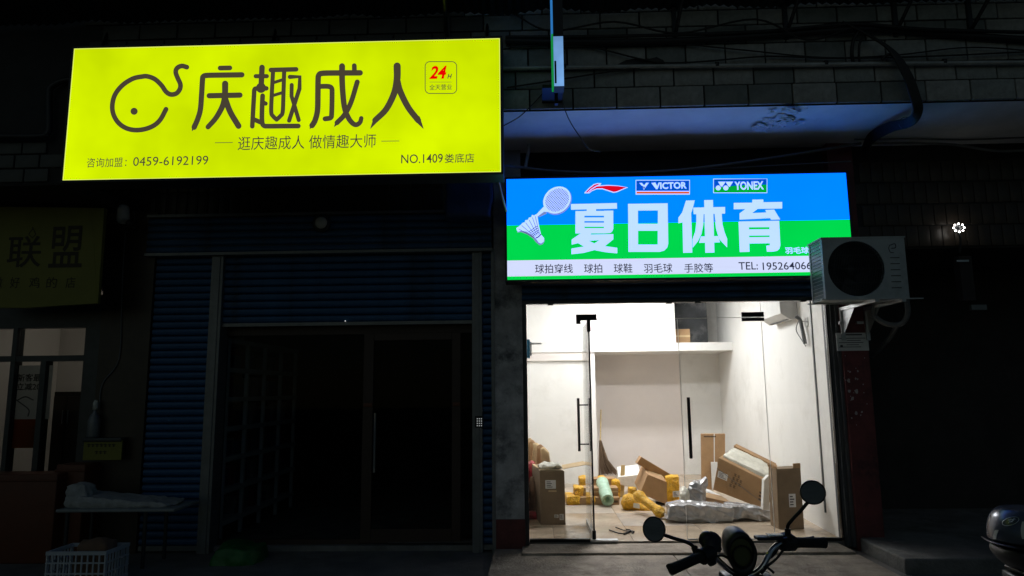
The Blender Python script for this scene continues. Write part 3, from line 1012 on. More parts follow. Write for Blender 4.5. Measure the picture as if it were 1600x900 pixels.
# tall open carton by the left pane
Y = floorY(864, 820)
p8 = hexpts([(845, 820), (884, 820), (882, 736), (843, 736)], Y, (-0.10, 0.75, 0))
t = carton('tall brown open cardboard box standing just inside the glass at the left', p8, 'cardboard_dark', None)
for (u0, u1, v0, v1) in ((0.25, 0.72, 0.68, 0.82),):
    pass
sticker(t, p8, 'front', 0.22, 0.64, 0.67, 0.83)
sticker(t, p8, 'front', 0.55, 0.72, 0.13, 0.19)
sticker(t, p8, 'front', 0.76, 0.93, 0.09, 0.2)
q, _ = face_quad(p8, 'front', 0.34, 0.66, 0.61, 0.64)
build('hand_hole', MB().add(q, [(0, 1, 2, 3)]), M['cardboard_edge'], t)
tp = [p8[i].copy() for i in (4, 5, 6, 7)]
rim = MB()
q, f = face_quad(p8, 'top', 0, 1, 0, 1, 0.012)
rim.add([f(0, 0), f(1, 0), f(1, .06), f(0, .06)], [(0, 1, 2, 3)])
rim.add([f(0, 0.5), f(.1, .0), f(.12, 0.9), f(0, 1)], [(0, 1, 2, 3)])
rim.hexa([f(1, .1), f(1, .1) + Vector((.3, .02, .05)), f(1, .55) + Vector((.3, .02, .05)), f(1, .55)] + [q_ + Vector((0, 0, .006)) for q_ in (f(1, .1), f(1, .1) + Vector((.3, .02, .05)), f(1, .55) + Vector((.3, .02, .05)), f(1, .55))])
build('flap', rim, M['cardboard_edge'], t)
fm = soft([f(.12, .06), f(.95, .06), f(.95, .5), f(.12, .5)] + [p + Vector((0, 0, .05)) for p in (f(.12, .06), f(.95, .06), f(.95, .5), f(.12, .5))], 8, .35, .03, 16)
build('plastic_film', fm, M['cream_film'], t)
# folded cartons leaning behind it
tb = thing('folded_cartons', 'bundle of folded brown cartons leaning behind the tall open box', 'cardboard', (0.05, Y + 1.0, FZ))
for i in range(5):
    yy = Y + 0.8 + i * 0.16
    x0_, x1_ = P(845 - i * 6.5, 700, yy).x, P(861 - i * 6.0, 700, yy).x
    x0_ = max(x0_, XL - 0.03)
    zt_ = P(850, 698 - i * 3.6, yy).z
    bx = [(x0_, yy, FZ), (x1_ + 0.02, yy, FZ), (x1_ + .02, yy + .07, FZ), (x0_, yy + .07, FZ)]
    p_ = [Vector(p) for p in bx] + [Vector((p[0] + (-0.04 if k_ in (1, 2) else 0), p[1] + 0.05, zt_ - (0.05 if k_ in (1, 2) else 0))) for k_, p in enumerate(bx)]
    build('carton', soft(p_, 9, 0.3, 0.014, 9, i), M['cardboard' if i % 2 else 'cardboard_edge'], tb)
# red bag and brown wrapping left of the tall box
Yr = floorY(832, 812)
p_ = hexpts([(826, 790), (838, 790), (836, 722), (826, 722)], Yr + 0.35, (0, 0.25, 0))
tag(build('red_bag', soft(p_, 8, 0.4, 0.03, 8, 3), M['red_bag']), 'crumpled red plastic bag squeezed beside the tall open box', 'bag')
p_ = hexpts([(825, 803), (843, 803), (840, 755), (828, 745)], Yr + 0.1, (0, 0.2, 0))
tag(build('brown_paper_bundle', soft(p_, 8, 0.3, 0.025, 8, 5), M['brown_paper']), 'dark brown crumpled wrapping paper beside the tall open box', 'paper')
p_ = hexpts([(825, 812), (840, 812), (839, 800), (826, 800)], Yr, (0, 0.2, 0))
tag(build('red_pouch', soft(p_, 6, 0.4, 0.012, 9, 6), M['red_bag']), 'small dark red pouch on the floor under the brown paper', 'pouch')
# flat long cartons wrapped with yellow tape, stacked on the floor
Y1 = floorY(925, 789)
def wrapband(parent, p8, u0, u1, n=7, seed=0):
    g_ = [tri(p8, a_, b_, c_) for c_ in (-.06, 1.08) for a_, b_ in ((u0, -.04), (u1, -.04), (u1, 1.04), (u0, 1.04))]
    build('yellow_wrap', soft(g_, n + 4, 0.2, 0.016, 16, seed), M['yellow_wrap'], parent)
p8 = hexpts([(885, 789), (968, 789), (968, 777), (885, 777)], Y1, (0, 0.38, 0))
t = carton('long flat carton wrapped in yellow tape lying under the green roll', p8, 'cardboard', None)
wrapband(t, p8, 0.0, 0.26, 7, 1)
wrapband(t, p8, 0.42, 0.55, 7, 2)
q, f = face_quad(p8, 'front', 0.80, 0.97, 0.3, 0.6)
build('print', MB().add(q, [(0, 1, 2, 3)]), M['print_dark'], t)
zt_ = p8[4].z + 0.004
Y2 = Y1 + 0.22
def zrect(px0, px1, y, z0, z1, d):
    a, b = P(px0, 770, y).x, P(px1, 770, y).x
    return [Vector(p) for p in ((a, y, z0), (b, y, z0), (b, y + d, z0), (a, y + d, z0), (a, y, z1), (b, y, z1), (b, y + d, z1), (a, y + d, z1))]
p8 = zrect(897, 966, Y1 + 0.1, zt_, zt_ + 0.10, 0.26)
t = carton('flat carton lying on top of the yellow taped long carton', p8, 'cardboard', 'front')
wrapband(t, p8, 0.0, 0.22, 7, 3)
p8 = zrect(906, 962, Y1 + 0.55, FZ, FZ + 0.27, 0.25)
t = carton('brown carton with yellow taped corners standing behind the flat cartons', p8, 'cardboard', 'front')
wrapband(t, p8, 0.0, 0.3, 7, 4)
wrapband(t, p8, 0.55, 0.75, 7, 5)
p8 = zrect(957, 970, Y1 + 0.42, FZ, FZ + 0.26, 0.2)
tag(build('parcel', soft(p8, 8, 0.3, 0.015, 12, 8), M['yellow_wrap']), 'small yellow taped parcel standing between green roll and white foam board', 'parcel')
p8 = zrect(984, 996, Y1 + 0.30, FZ, FZ + 0.17, 0.2)
tag(build('parcel', soft(p8, 8, 0.3, 0.012, 12, 9), M['yellow_wrap']), 'small yellow taped parcel lying under the white foam board', 'parcel')
# green roll
Yg = floorY(951, 791)
n0, n1 = P(949.5, 783, Yg - .06), P(941, 754, Yg + .42)
n0.z = max(n0.z, FZ + 0.084)
ax = (n1 - n0)
gt = thing('green_roll', 'pale green wrapped roll leaning over the flat taped cartons', 'roll', (n0.x, n0.y, FZ))
pts = [n0 + ax * (i / 16) for i in range(17)]
build('wrap', MB().tube(pts, [0.082 + 0.006 * rnd.uniform(-1, 1) for _ in pts], 18, False), M['green_wrap'], gt)
build('core', MB().lathe(n0, -ax, [(0.082, -0.004), (0.06, 0.004), (0.035, -0.03), (0.03, -0.10), (0.001, -0.10)], 18), M['green_wrap'], gt)
# white foam board and wooden strip
Yw = Y1 + 0.62
p8 = hexpts([(966, 757), (1000, 765), (1001, 741), (966, 745)], Yw, (0.05, 0.55, 0.08))
tag(build('foam_board', MB().hexa(p8), M['foam_white'], bevel=0.01), 'thick white foam board lying against the tilted brown box', 'board')
for nm, a, b, lb in (('wooden_strip', (971, 790), (973, 727), 'narrow pale wooden strip standing up behind the white foam board'),):
    y_ = floorY(972, 777)
    p8 = hexpts([(968, 777), (975, 777), (977, 727), (971, 727)], y_, (0, 0.03, 0.0))
    for i in (4, 5, 6, 7):
        p8[i] = p8[i] + Vector((0, 0.02, 0))
    tag(build(nm, MB().hexa(p8), M['wood_strip'], bevel=0.002), lb, 'strip')
# tilted brown box
Yb = floorY(1043, 790)
p8 = hexpts([(1000, 771), (1043, 789), (1042, 753), (1012, 741)], Yb, (0.0, 0.5, 0.07))
t = carton('brown cardboard box tipped on its edge among the yellow parcels', p8, 'cardboard', 'top')
# long carton resting on it
def beam8(a, b, wv, hv):
    return [a - wv - hv, b - wv - hv, b + wv - hv, a + wv - hv, a - wv + hv, b - wv + hv, b + wv + hv, a + wv + hv]
a_, b_ = P(997, 718, Yb + 0.25), P(1046, 747, Yb + 0.5)
p8 = beam8(a_, b_, Vector((0, 0.09, 0)), Vector((0.03, 0, 0.045)))
t = carton('long narrow cardboard carton slanting on top of the tipped brown box', p8, 'cardboard', 'top')
# yellow parcels
Yp = floorY(1051, 789) - 0.05
p8 = hexpts([(1042, 788), (1062, 787), (1062, 743), (1040, 745)], Yp, (0.02, 0.22, 0))
pp = thing('parcel', 'upright yellow taped parcel leaning against the tipped brown box', 'parcel', (p8[0].x, p8[0].y, FZ))
build('wrap', soft(p8, 14, 0.25, 0.012, 13, 11), M['yellow_wrap'], pp)
sticker(pp, p8, 'front', 0.45, 0.95, 0.25, 0.47).location.y -= 0.02
def bone(label, a, b, Ya, Yb_, rs_, seed):
    a, b = P(a[0], a[1], Ya), P(b[0], b[1], Yb_)
    n = len(rs_) * 3
    pts, rr = [], []
    for i in range(n):
        t_ = i / (n - 1)
        k_ = t_ * (len(rs_) - 1)
        j = min(int(k_), len(rs_) - 2)
        pts.append(a.lerp(b, t_) + mnoise.noise_vector(a.lerp(b, t_) * 9) * 0.012)
        rr.append((rs_[j] + (rs_[j + 1] - rs_[j]) * (k_ - j)) * (1 + 0.1 * mnoise.noise(Vector((i * .7, seed, 0)))))
    t = thing('parcel', label, 'parcel', (a.x, a.y, FZ))
    mb = MB().tube(pts, rr, 16)
    build('wrap', mb, M['yellow_wrap'], t)
    return t, a, b
Yq = floorY(985, 797)
t, a_, b_ = bone('fat yellow taped parcel lying on the floor before the tipped box', (972, 780), (1016, 799), Yq + .05, Yq - .02, [0.05, 0.105, 0.11, 0.09, 0.062, 0.055, 0.05, 0.05, 0.04], 1)
q = [P(x, y, Yq - 0.08) for x, y in ((990, 786), (999, 787), (1000, 795), (989, 793))]
build('label_sticker', MB().add(q, [(3, 2, 1, 0)]), M['paper'], t)
t, a_, b_ = bone('long thin yellow taped parcel with knobbed ends lying on the fat one', (992, 771), (1037, 804), Yq - .16, floorY(1036, 810) - .05, [0.03, 0.07, 0.075, 0.055, 0.05, 0.05, 0.05, 0.05, 0.065, 0.07, 0.03], 2)
q = [P(x, y, Yq - 0.26) for x, y in ((1012, 786), (1020, 792), (1016, 797), (1009, 791))]
build('label_sticker', MB().add(q, [(3, 2, 1, 0)]), M['paper'], t)
# grey mailer bags
Ym = floorY(1095, 817)
p8 = hexpts([(1043, 816), (1147, 817), (1144, 792), (1045, 788)], Ym, (0.03, 0.30, 0))
tag(build('mailer_bag', soft(p8, 34, 0.15, 0.012, 6.5, 21, 0.25, 0.03), M['grey_mailer']), 'large shiny grey plastic mailer bag lying flat before the small carton', 'bag')
Ym2 = floorY(1175, 816)
p8 = hexpts([(1140, 808), (1205, 817), (1204, 797), (1142, 789)], Ym2 + .05, (0.0, 0.30, 0))
tag(build('mailer_bag', soft(p8, 30, 0.2, 0.012, 7, 33, 0.3, 0.03), M['grey_mailer']), 'shiny grey plastic mailer bag lying between large bag and tall closed box', 'bag')
p8 = hexpts([(1068, 790), (1094, 791), (1098, 755), (1076, 757)], Ym + 0.55, (0.1, 0.12, 0.05))
tag(build('mailer_bag', soft(p8, 26, 0.25, 0.02, 8, 41, 0, 0.035), M['grey_mailer']), 'crumpled grey plastic bag standing up behind the large flat mailer bag', 'bag')
# small carton behind the bag
p8 = hexpts([(1095, 797), (1143, 801), (1143, 785), (1095, 775)], floorY(1143, 801), (-0.03, 0.35, 0.03))
t = carton('small low brown carton lying behind the large grey mailer bag', p8, 'cardboard', 'top')
p8 = hexpts([(1103, 779), (1134, 786), (1133, 780), (1104, 766)], floorY(1140, 790), (0.0, 0.25, 0.02))
tag(build('folded_paper', soft(p8, 7, 0.2, 0.012, 9, 3), M['paper']), 'crumpled white and red paper sheet on the small low carton', 'paper')
p8 = hexpts([(1062, 792), (1076, 792), (1074, 768), (1063, 766)], Ym + 0.45, (0.05, .15, 0))
tag(build('plastic_wrap', soft(p8, 12, .35, .025, 9, 14, 0, .03), M['cream_film']), 'crumpled clear white wrap beside the upright yellow parcel', 'wrap')
p8 = hexpts([(1018, 800), (1042, 806), (1044, 790), (1024, 786)], Yb - .02, (0.05, .2, 0))
tag(build('black_bag', soft(p8, 12, .35, .02, 9, 15, 0, .03), M['black_plastic']), 'dark plastic bag crumpled under the tipped brown box', 'bag')
p8 = hexpts([(1000, 764), (1012, 766), (1012, 755), (1001, 752)], Yb + .7, (0.05, .2, 0))
t = carton('little brown carton wedged behind the tipped box and foam board', p8, 'cardboard', 'front')
# tall thin carton at the rear
Yt = floorY(1112, 765)
p8 = hexpts([(1096, 765), (1133, 765), (1133, 678), (1095, 678)], Yt, (0.03, 0.14, 0))
t = carton('tall thin brown carton standing against the rear white wall', p8, 'cardboard', None)
q, _ = face_quad(p8, 'front', 0.53, 0.57, 0.0, 1.0)
build('tape', MB().add(q, [(0, 1, 2, 3)]), M['paper'], t)
q, _ = face_quad(p8, 'front', 0.12, 0.62, 0.94, 0.965)
build('print', MB().add(q, [(0, 1, 2, 3)]), M['print_dark'], t)
q = hexpts([(1113, 765), (1121, 765), (1121, 722), (1111, 722)], Yt - 0.06, (0.0, 0.02, 0))
tag(build('paper_tube', MB().hexa(q), M['paper'], bevel=0.004), 'narrow white paper tube leaning on the tall thin carton', 'paper tube')
# big printed carton with foam, leaning
Yc = floorY(1191, 797)
f0 = [P(x, y, Yc + dy) for (x, y), dy in zip(((1114, 765), (1191, 795), (1197, 752), (1123, 715)), (0.1, 0.0, 0.0, 0.1))]
dv = P(1151, 697, Yc + 0.55) - P(1123, 715, Yc + 0.1)
bk = [p + dv for p in f0]
p8 = [f0[0], f0[1], bk[1], bk[0], f0[3], f0[2], bk[2], bk[3]]
dz = FZ - min(p.z for p in p8)
t = carton('large printed brown carton leaning open with white foam showing', p8, 'cardboard', None)
q, f = face_quad(p8, 'top', 0.03, 0.98, 0.12, 0.8, 0.0)
fo = soft([p + Vector((0, 0, -0.05)) for p in q] + [p + Vector((0, 0, 0.03)) for p in q], 12, 0.15, 0.014, 8, 2)
build('foam_packing', fo, M['cream_film'], t)
lid = MB().hexa([f(0, .84), f(1, .84), f(1, 1), f(0, 1)] + [p + Vector((0, 0, .03)) for p in (f(0, .84), f(1, .84), f(1, 1), f(0, 1))])
build('flap', lid, M['cardboard'], t)
pr_ = MB()
for c_ in range(3):
    for r_ in range(4):
        if c_ == 2 and r_ in (0, 3):
            continue
        u, v = 0.30 + c_ * 0.075 + 0.02 * r_, 0.30 + r_ * 0.125
        for s_ in range(3):
            q, _ = face_quad(p8, 'front', u, u + 0.05 - 0.012 * (s_ == 1), v + s_ * .034, v + s_ * .034 + 0.018, 0.004)
            pr_.add(q, [(0, 1, 2, 3)])
        q, _ = face_quad(p8, 'front', u + .02, u + .028, v, v + .09, 0.0045)
        pr_.add(q, [(0, 1, 2, 3)])
for r_ in range(3):
    q, _ = face_quad(p8, 'front', 0.90, 0.96, 0.25 + r_ * .12, 0.32 + r_ * .12, 0.004)
    pr_.add(q, [(0, 1, 2, 3)])
build('print', pr_, M['print_dark'], t)
sticker(t, p8, 'front', 0.04, 0.24, 0.42, 0.62)
st = MB()
q, f = face_quad(p8, 'front', 0, 1, 0, 1, 0.005)
st.add([f(0.0, 0.66), f(1, 0.20), f(1, 0.215), f(0.0, 0.68)], [(0, 1, 2, 3)])
build('strap', st, M['cable_grey'], t)
# tall closed carton on the right
A0, A1 = G(1217, 827, FZ), G(1204, 821, FZ)
Yd = A0.y
fr4 = [P(x, y, Yd) for x, y in ((1217, 827), (1257, 827), (1251, 731), (1213, 733))]
dv = Vector(((A1 - A0).x, max((A1 - A0).y, 0.2), 0)) * 1.0
bk = [p + dv for p in fr4]
p8 = [fr4[0], fr4[1], bk[1], bk[0], fr4[3], fr4[2], bk[2], bk[3]]
t = carton('tall brown cardboard box with open top standing by the right wall', p8, 'cardboard_dark', None)
sticker(t, p8, 'front', 0.45, 0.72, 0.36, 0.58)
q, f = face_quad(p8, 'top', 0, 1, 0, 1, 0.0)
fl_ = MB()
fl_.hexa([f(.7, 0), f(1, 0), f(1, .04), f(.7, .04)] + [p + Vector((0, 0, .05)) for p in (f(.7, 0), f(1, 0), f(1, .04), f(.7, .04))])
fl_.hexa([f(0, 0), f(.04, 0), f(.04, 1), f(0, 1)] + [p + Vector((-.01, 0, .03)) for p in (f(0, 0), f(.04, 0), f(.04, 1), f(0, 1))])
build('flap', fl_, M['cardboard'], t)
p_ = hexpts([(1192, 797), (1202, 797), (1202, 742), (1194, 750)], Yd + 0.35, (0.0, 0.08, 0))
tag(build('foam_sheet', MB().hexa(p_), M['foam_white'], bevel=0.004), 'white foam sheet standing between the leaning and the tall closed carton', 'foam')
# carton on the loft
yn = YL + 0.2
p8 = zrect(1058, 1090, yn, zs_ + 0.002, P(1070, 514, yn).z, 0.3)
t = carton('small brown carton sitting up in the dark loft niche', p8, 'cardboard', 'front')
# broom
bt = P(938, 690, YR - 0.35)
br = thing('broom', 'straw broom leaning in the corner beside the white post', 'broom', (P(950, 741, YR - .3).x, YR - 0.3, FZ))
bm_ = MB()
for i in range(130):
    u = rnd.random()
    ex, ey = 936 + 31 * u, 741 + rnd.uniform(-2, 1.5)
    yy = YR - 0.38 + rnd.uniform(-.07, .07)
    e = P(ex, ey, yy)
    e.z = max(e.z, FZ + 0.004)
    top_ = P(936.5 + 3 * u, 688 + 6 * rnd.random(), YR - 0.33 + rnd.uniform(-.03, .03))
    mid = top_.lerp(e, 0.55) + Vector((-0.05 * u, 0, -0.02))
    bm_.tube([top_, mid, e], [0.006, 0.005, 0.003], 4, False)
build('bristles', bm_, M['broom_straw'], br)
build('stick', MB().tube([P(938, 694, YR - .33), P(939, 640, YR - .15)], 0.012, 8), M['wood_strip'], br)
# small black tool on the floor
tl = MB()
def flo(x, y, h=0.012):
    return G(x, y, FZ + h)
tl.tube([flo(952, 828), flo(966, 833), flo(975, 834)], 0.007, 6)
tl.tube([flo(962, 824), flo(976, 829), flo(984, 830)], 0.006, 6)
tl.tube([flo(975, 834), flo(984, 830), flo(991, 831)], 0.012, 6)
tl.tube([flo(978, 827), flo(985, 828), flo(989, 833)], 0.007, 6)
tag(build('hand_pliers', tl, M['black_metal']), 'small black long-handled tool lying on the floor inside the door', 'tool')
# ------------------------------------------------------------------ left shop: dark interior behind glass
li = MB()
lx0_, lx1_ = LX0 - 0.02, LX1 + 0.05
li.box((lx0_ - 1.2, 4.5, 0), (lx1_ + 0.2, 4.6, 3.2))
li.box((lx0_ - 1.2, 0.35, 0), (lx0_ - 1.1, 4.5, 3.2))
li.box((lx1_ + 0.05, 0.35, 0), (lx1_ + 0.2, 4.5, 3.2))
li.box((lx0_ - 1.2, 0.12, 3.2), (lx1_ + 0.2, 4.6, 3.3))
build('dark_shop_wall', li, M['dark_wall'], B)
ds = MB()
ds.box((LX0, -0.02, 0.0), (LX1, 4.5, 0.05))
tag(build('dark_shop_floor', ds, M['kerb_concrete']), kind='structure')
dfx = [P(x, 690, 0.06).x for x in (566, 582, 706, 720)]
zt_ = P(640, 520, 0.06).z
lf_ = build('dark_glass_front', MB().box((LX0, 0.05, 0.05), (dfx[0], 0.09, 0.10)), M['door_brown'], B)
build('head_rail', MB().box((LX0, 0.05, cz0 - 0.12), (LX1, 0.09, cz0 - 0.02)), M['door_brown'], lf_)
build('pane', MB().box((LX0 + 0.005, 0.066, 0.10), (dfx[0] - 0.002, 0.074, cz0 - 0.12)), M['dark_glass'], lf_)
build('pane', MB().box((dfx[3] + 0.002, 0.066, 0.10), (LX1 - 0.005, 0.074, cz0 - 0.12)), M['dark_glass'], lf_)
dd = build('dark_glass_door', MB().box((dfx[0], 0.045, 0.06), (dfx[1], 0.095, zt_)).box((dfx[2], 0.045, 0.06), (dfx[3], 0.095, zt_)).box((dfx[1], 0.047, zt_ - 0.08), (dfx[2], 0.093, zt_)).box((dfx[1], 0.047, 0.06), (dfx[2], 0.093, 0.2)), M['door_brown'], B, bevel=0.004)
build('pane', MB().box((dfx[1] + 0.002, 0.066, 0.2), (dfx[2] - 0.002, 0.074, zt_ - 0.08)), M['dark_glass'], dd)
hx = P(586, 690, 0.0).x
hd = MB()
hd.tube([(hx, -0.02, P(586, 738, 0).z), (hx, -0.02, P(586, 645, 0).z)], 0.016, 10)
for z in (P(586, 725, 0).z, P(586, 657, 0).z):
    hd.tube([(hx, -0.02, z), (hx, 0.07, z)], 0.008, 8)
build('handle', hd, M['chrome'], dd)
for z in (P(570, 633, 0.04).z,):
    for x0_, x1_ in ((dfx[0], dfx[1]), (dfx[2], dfx[3])):
        build('hinge_cap', MB().bbox((x0_ + 0.01, 0.035, z - 0.02), (x1_ - 0.005, 0.05, z + 0.02), 0.004), M['orange_plastic'], dd)
# keypad on the guide
kp = thing('keypad', 'small dark keypad with lit buttons on the shutter guide post', 'keypad', P(748, 668, -0.14))
build('case', fbox(MB(), 742, 650, 755, 668, -0.15, -0.13), M['black_plastic'], kp, bevel=0.003)
for r_ in range(4):
    for c_ in range(3):
        x, y = 745 + c_ * 3.2, 653.5 + r_ * 3.6
        build('button', fbox(MB(), x, y, x + 1.5, y + 1.6, -0.153, -0.149), M['key_light'], kp)
# shelving inside the left shop
sx = P(352, 700, 0.5).x
su = thing('shelf_rack', 'tall grey shelf rack along the left wall of the dark shop', 'shelf', (LX0 - 0.2, 1.3, 0.05))
SXa, SXb = LX0 - 0.42, LX0 - 0.03
levels = [0.22, 0.55, 0.88, 1.2, 1.52, 1.84, 2.16]
for z in levels:
    build('shelf', MB().box((SXa, 0.2, z), (SXb, 2.4, z + 0.03)).box((SXb + 0.0005, 0.19, z - 0.015), (SXb + 0.045, 2.42, z + 0.035)), M['shelf_grey'], su)
for y in (0.2, 0.72, 1.25, 1.8, 2.37):
    build('upright', MB().box((SXb - 0.003, y, 0.05), (SXb + 0.035, y + 0.04, 2.2)), M['shelf_grey'], su)
for lv, z in enumerate(levels[:6]):
    nth = ('bottom', 'second lowest', 'third lowest', 'fourth lowest', 'fifth lowest', 'highest filled')[lv]
    y = 0.24
    while y < 2.2:
        wd_, hh = rnd.uniform(0.08, 0.18), rnd.uniform(0.12, 0.25)
        if rnd.random() < 0.8:
            k_ = rnd.randrange(3)
            o = build('boxed_product', MB().bbox((SXa + 0.12, y, z + 0.03), (SXb - 0.03 - rnd.uniform(0, .05), y + wd_ - 0.015, z + 0.03 + hh), 0.004), GOODS[k_])
            tag(o, 'small %s boxed product on the %s shelf of the grey rack' % (('dark red', 'grey', 'navy')[k_], nth), 'box', '%s products on the %s shelf' % (('dark red', 'grey', 'navy')[k_], nth))
        y += wd_ + rnd.uniform(0, 0.05)

# ------------------------------------------------------------------ left neighbour: lit windows
YW = 0.0
nb = thing('neighbour_shopfront', 'dim shop window with dark frame at the left edge under the yellow banner', 'shopfront', (-5.2, 0, 0))
fx = [P(x, 600, YW).x for x in (-60, 18, 25, 132, 138)]
zz = [P(70, y, YW).z for y in (513, 556, 569)]
fm = MB()
fm.box((fx[0], -0.04, zz[1] - 0.06), (fx[3], 0.06, zz[1]))
fm.box((fx[0], -0.04, zz[0]), (fx[4], 0.06, zz[0] + 0.35))
fm.box((fx[1], -0.045, 0.7), (fx[2], 0.065, zz[0]))
fm.box((fx[3], -0.05, 0.0), (LPX0 + 0.05, 0.1, zz[0] + 0.35))
x_ = P(66, 640, YW).x
fm.box((x_ - 0.03, -0.045, 0.7), (x_ + 0.03, 0.065, zz[1] - 0.06))
build('window_frame', fm, M['frame_dark'], nb)
build('sill_wall', MB().box((fx[0], -0.03, 0.0), (fx[3], 0.08, 0.7)), M['dark_wall'], nb)
for a, b, z0, z1 in ((fx[0], fx[1], zz[1], zz[0]), (fx[2], fx[3], zz[1], zz[0]), (fx[0], fx[1], 0.7, zz[1] - .06), (fx[2], x_ - .03, 0.7, zz[1] - .06), (x_ + .03, fx[3], 0.7, zz[1] - .06)):
    build('pane', MB().box((a + 0.002, 0.0, z0 + 0.002), (b - 0.002, 0.008, z1 - 0.002)), M['dark_glass'], nb)
nw = MB()
nw.box((fx[0] - 0.5, 2.2, 0), (LPX1, 2.3, 3.2)).box((fx[0] - 0.6, 0.1, 0), (fx[0] - 0.5, 2.3, 3.2)).box((LPX0 + 0.06, 0.41, 0), (LPX1, 2.2, 3.2))
build('room_wall', nw, M['warm_paint'], nb)
build('room_ceiling', MB().box((fx[0] - 0.6, 0.1, 3.2), (LPX1, 2.3, 3.3)), M['warm_paint'], nb)
lm = thing('ceiling_lamp', 'dim warm lamp on the ceiling behind the left window', 'lamp', (-5.0, 1.5, 3.2))
build('housing', MB().bbox((-5.4, 1.4, 3.15), (-4.6, 1.6, 3.2), .01), M['white_plastic'], lm)
build('tube', MB().bbox((-5.35, 1.44, 3.12), (-4.65, 1.56, 3.149), .008), M['lamp_tube_dim'], lm)
# poster behind the pane
po = thing('poster', 'white and orange offer poster behind the left shop window', 'poster', P(45, 690, 0.03))
build('sheet', fbox(MB(), 20, 571, 64, 655, 0.025, 0.0265), M['thin_paper'], po)
build('orange_panel', fbox(MB(), 20, 655, 64, 700, 0.025, 0.0265), M['thin_orange'], po)
ptext('新客最高', 27, 584, 77, 596, 0.02, 'lettering', M['paper_ink'], po, bold=0.015)
ptext('立减20元', 26, 598, 76, 610, 0.02, 'lettering', M['paper_ink'], po, bold=0.015)
mb = MB()
stroke(mb, [(18, 620), (30, 628), (45, 640), (44, 650)], 2, 0.02, 0.002)
stroke(mb, [(28, 625), (40, 620), (52, 625)], 2, 0.02, 0.002)
build('drawing', mb, M['cable_grey'], po)
p2 = thing('poster_strip', 'narrow white paper strip behind the window beside the offer poster', 'poster', P(72, 655, 0.02))
build('sheet', fbox(MB(), 66, 571, 80, 655, 0.012, 0.0135), M['thin_paper'], p2)

cb = thing('display_cabinet', 'dark cabinet behind the left shop window next to the poster', 'cabinet', P(104, 740, .3))
cx_ = [P(82, 650, .3).x, P(104, 650, .3).x, P(128, 650, .3).x]
ct_ = P(104, 612, .3).z
build('body', MB().box((cx_[0], .3, 0.0), (cx_[2], .7, ct_)), M['dark_wall'], cb, bevel=.006)
for i in (0, 1):
    d_ = build('door', MB().bbox((cx_[i] + .01, .284, .3), (cx_[i + 1] - .01, .299, ct_ - .05), .004), M['door_brown'], cb)
    build('handle', MB().tube([(cx_[1] + (.03 if i else -.03), .275, ct_ - .35), (cx_[1] + (.03 if i else -.03), .275, ct_ - .2)], .006, 6), M['aluminium'], d_)
# yellow banner of the neighbour
YB = -0.55
bn = thing('banner_sign', 'dull unlit yellow banner sign with dark lettering hanging at left', 'sign', P(70, 478, YB))
pts = [(-70, 322), (163, 325), (152, 474), (100, 477), (40, 481), (-70, 480)]
mb = MB()
f_ = [P(x, y, YB) for x, y in pts]
nn_ = len(f_)
mb.add(f_ + [p + Vector((0, 0.05, 0)) for p in f_], [list(range(nn_)), list(range(2 * nn_ - 1, nn_ - 1, -1))] + [(i, i + nn_, (i + 1) % nn_ + nn_, (i + 1) % nn_) for i in range(nn_)])
build('cloth', mb, M['banner_yellow'], bn)
build('folded_edge', MB().hexa([P(145, 338, YB - .004), P(163, 326, YB - .03), P(163, 326, YB + .02), P(145, 338, YB + .02), P(150, 473, YB - .004), P(153, 473, YB - .02), P(153, 473, YB + .02), P(150, 473, YB + .02)]), M['banner_yellow'], bn)
ptext('联', 12, 369, 65, 418, YB, 'character', M['banner_ink'], bn, bold=0.008)
ptext('盟', 78, 353, 130, 418, YB, 'character', M['banner_ink'], bn, bold=0.008)
ptext('做', -10, 433, 4, 450, YB, 'character', M['banner_ink'], bn)
for s_, a, b in (('好', 16, 31), ('鸡', 46, 62), ('的', 73, 89), ('店', 103, 118)):
    ptext(s_, a, 433, b, 450, YB, 'character', M['banner_ink'], bn)
mb = MB()
stroke(mb, [(51, 355), (56, 366), (51, 372), (45, 366), (51, 358)], 1.5, YB, 0.002, False)
build('star_mark', mb, M['banner_ink'], bn)

# security camera
sc_ = P(197, 340, -0.3)
cc = thing('security_camera', 'white security camera on a bracket beside the yellow banner', 'camera', (sc_.x, -0.1, sc_.z - 0.1))
mb = MB()
mb.lathe(P(193, 326, -0.24), (0.25, -0.35, -1), [(0.001, -0.02), (0.055, -0.015), (0.06, 0.02), (0.062, 0.15), (0.05, 0.17), (0.001, 0.17)], 20)
build('body', mb, M['white_plastic'], cc)
build('lens', MB().ball(P(203, 349, -0.33), 0.042, 8), M['black_plastic'], cc)
build('bracket', MB().tube([P(189, 322, -0.11), P(192, 326, -0.24)], 0.02, 8).bbox((P(185, 330, -0.12).x, -0.12, P(187, 334, -.12).z), (P(196, 330, -.12).x, -0.1, P(187, 316, -.12).z), .004), M['white_plastic'], cc)
build('lead', MB().tube(catmull([P(186, 328, -.13), P(183, 345, -.15), P(190, 355, -.2), P(204, 353, -.2), P(211, 356, -.11), P(209, 330, -.11)]), 0.006, 6), M['cable_grey'], cc)
tag(build('wall_cable', MB().tube(catmull([P(196, 360, -.11), P(192, 420, -.11), P(190, 470, -.11), P(186, 560, -.11), P(160, 600, -.11), P(155, 640, -.11)]), 0.006, 6), M['cable_grey']), 'thin grey cable running down the dark pier under the camera', 'cable')
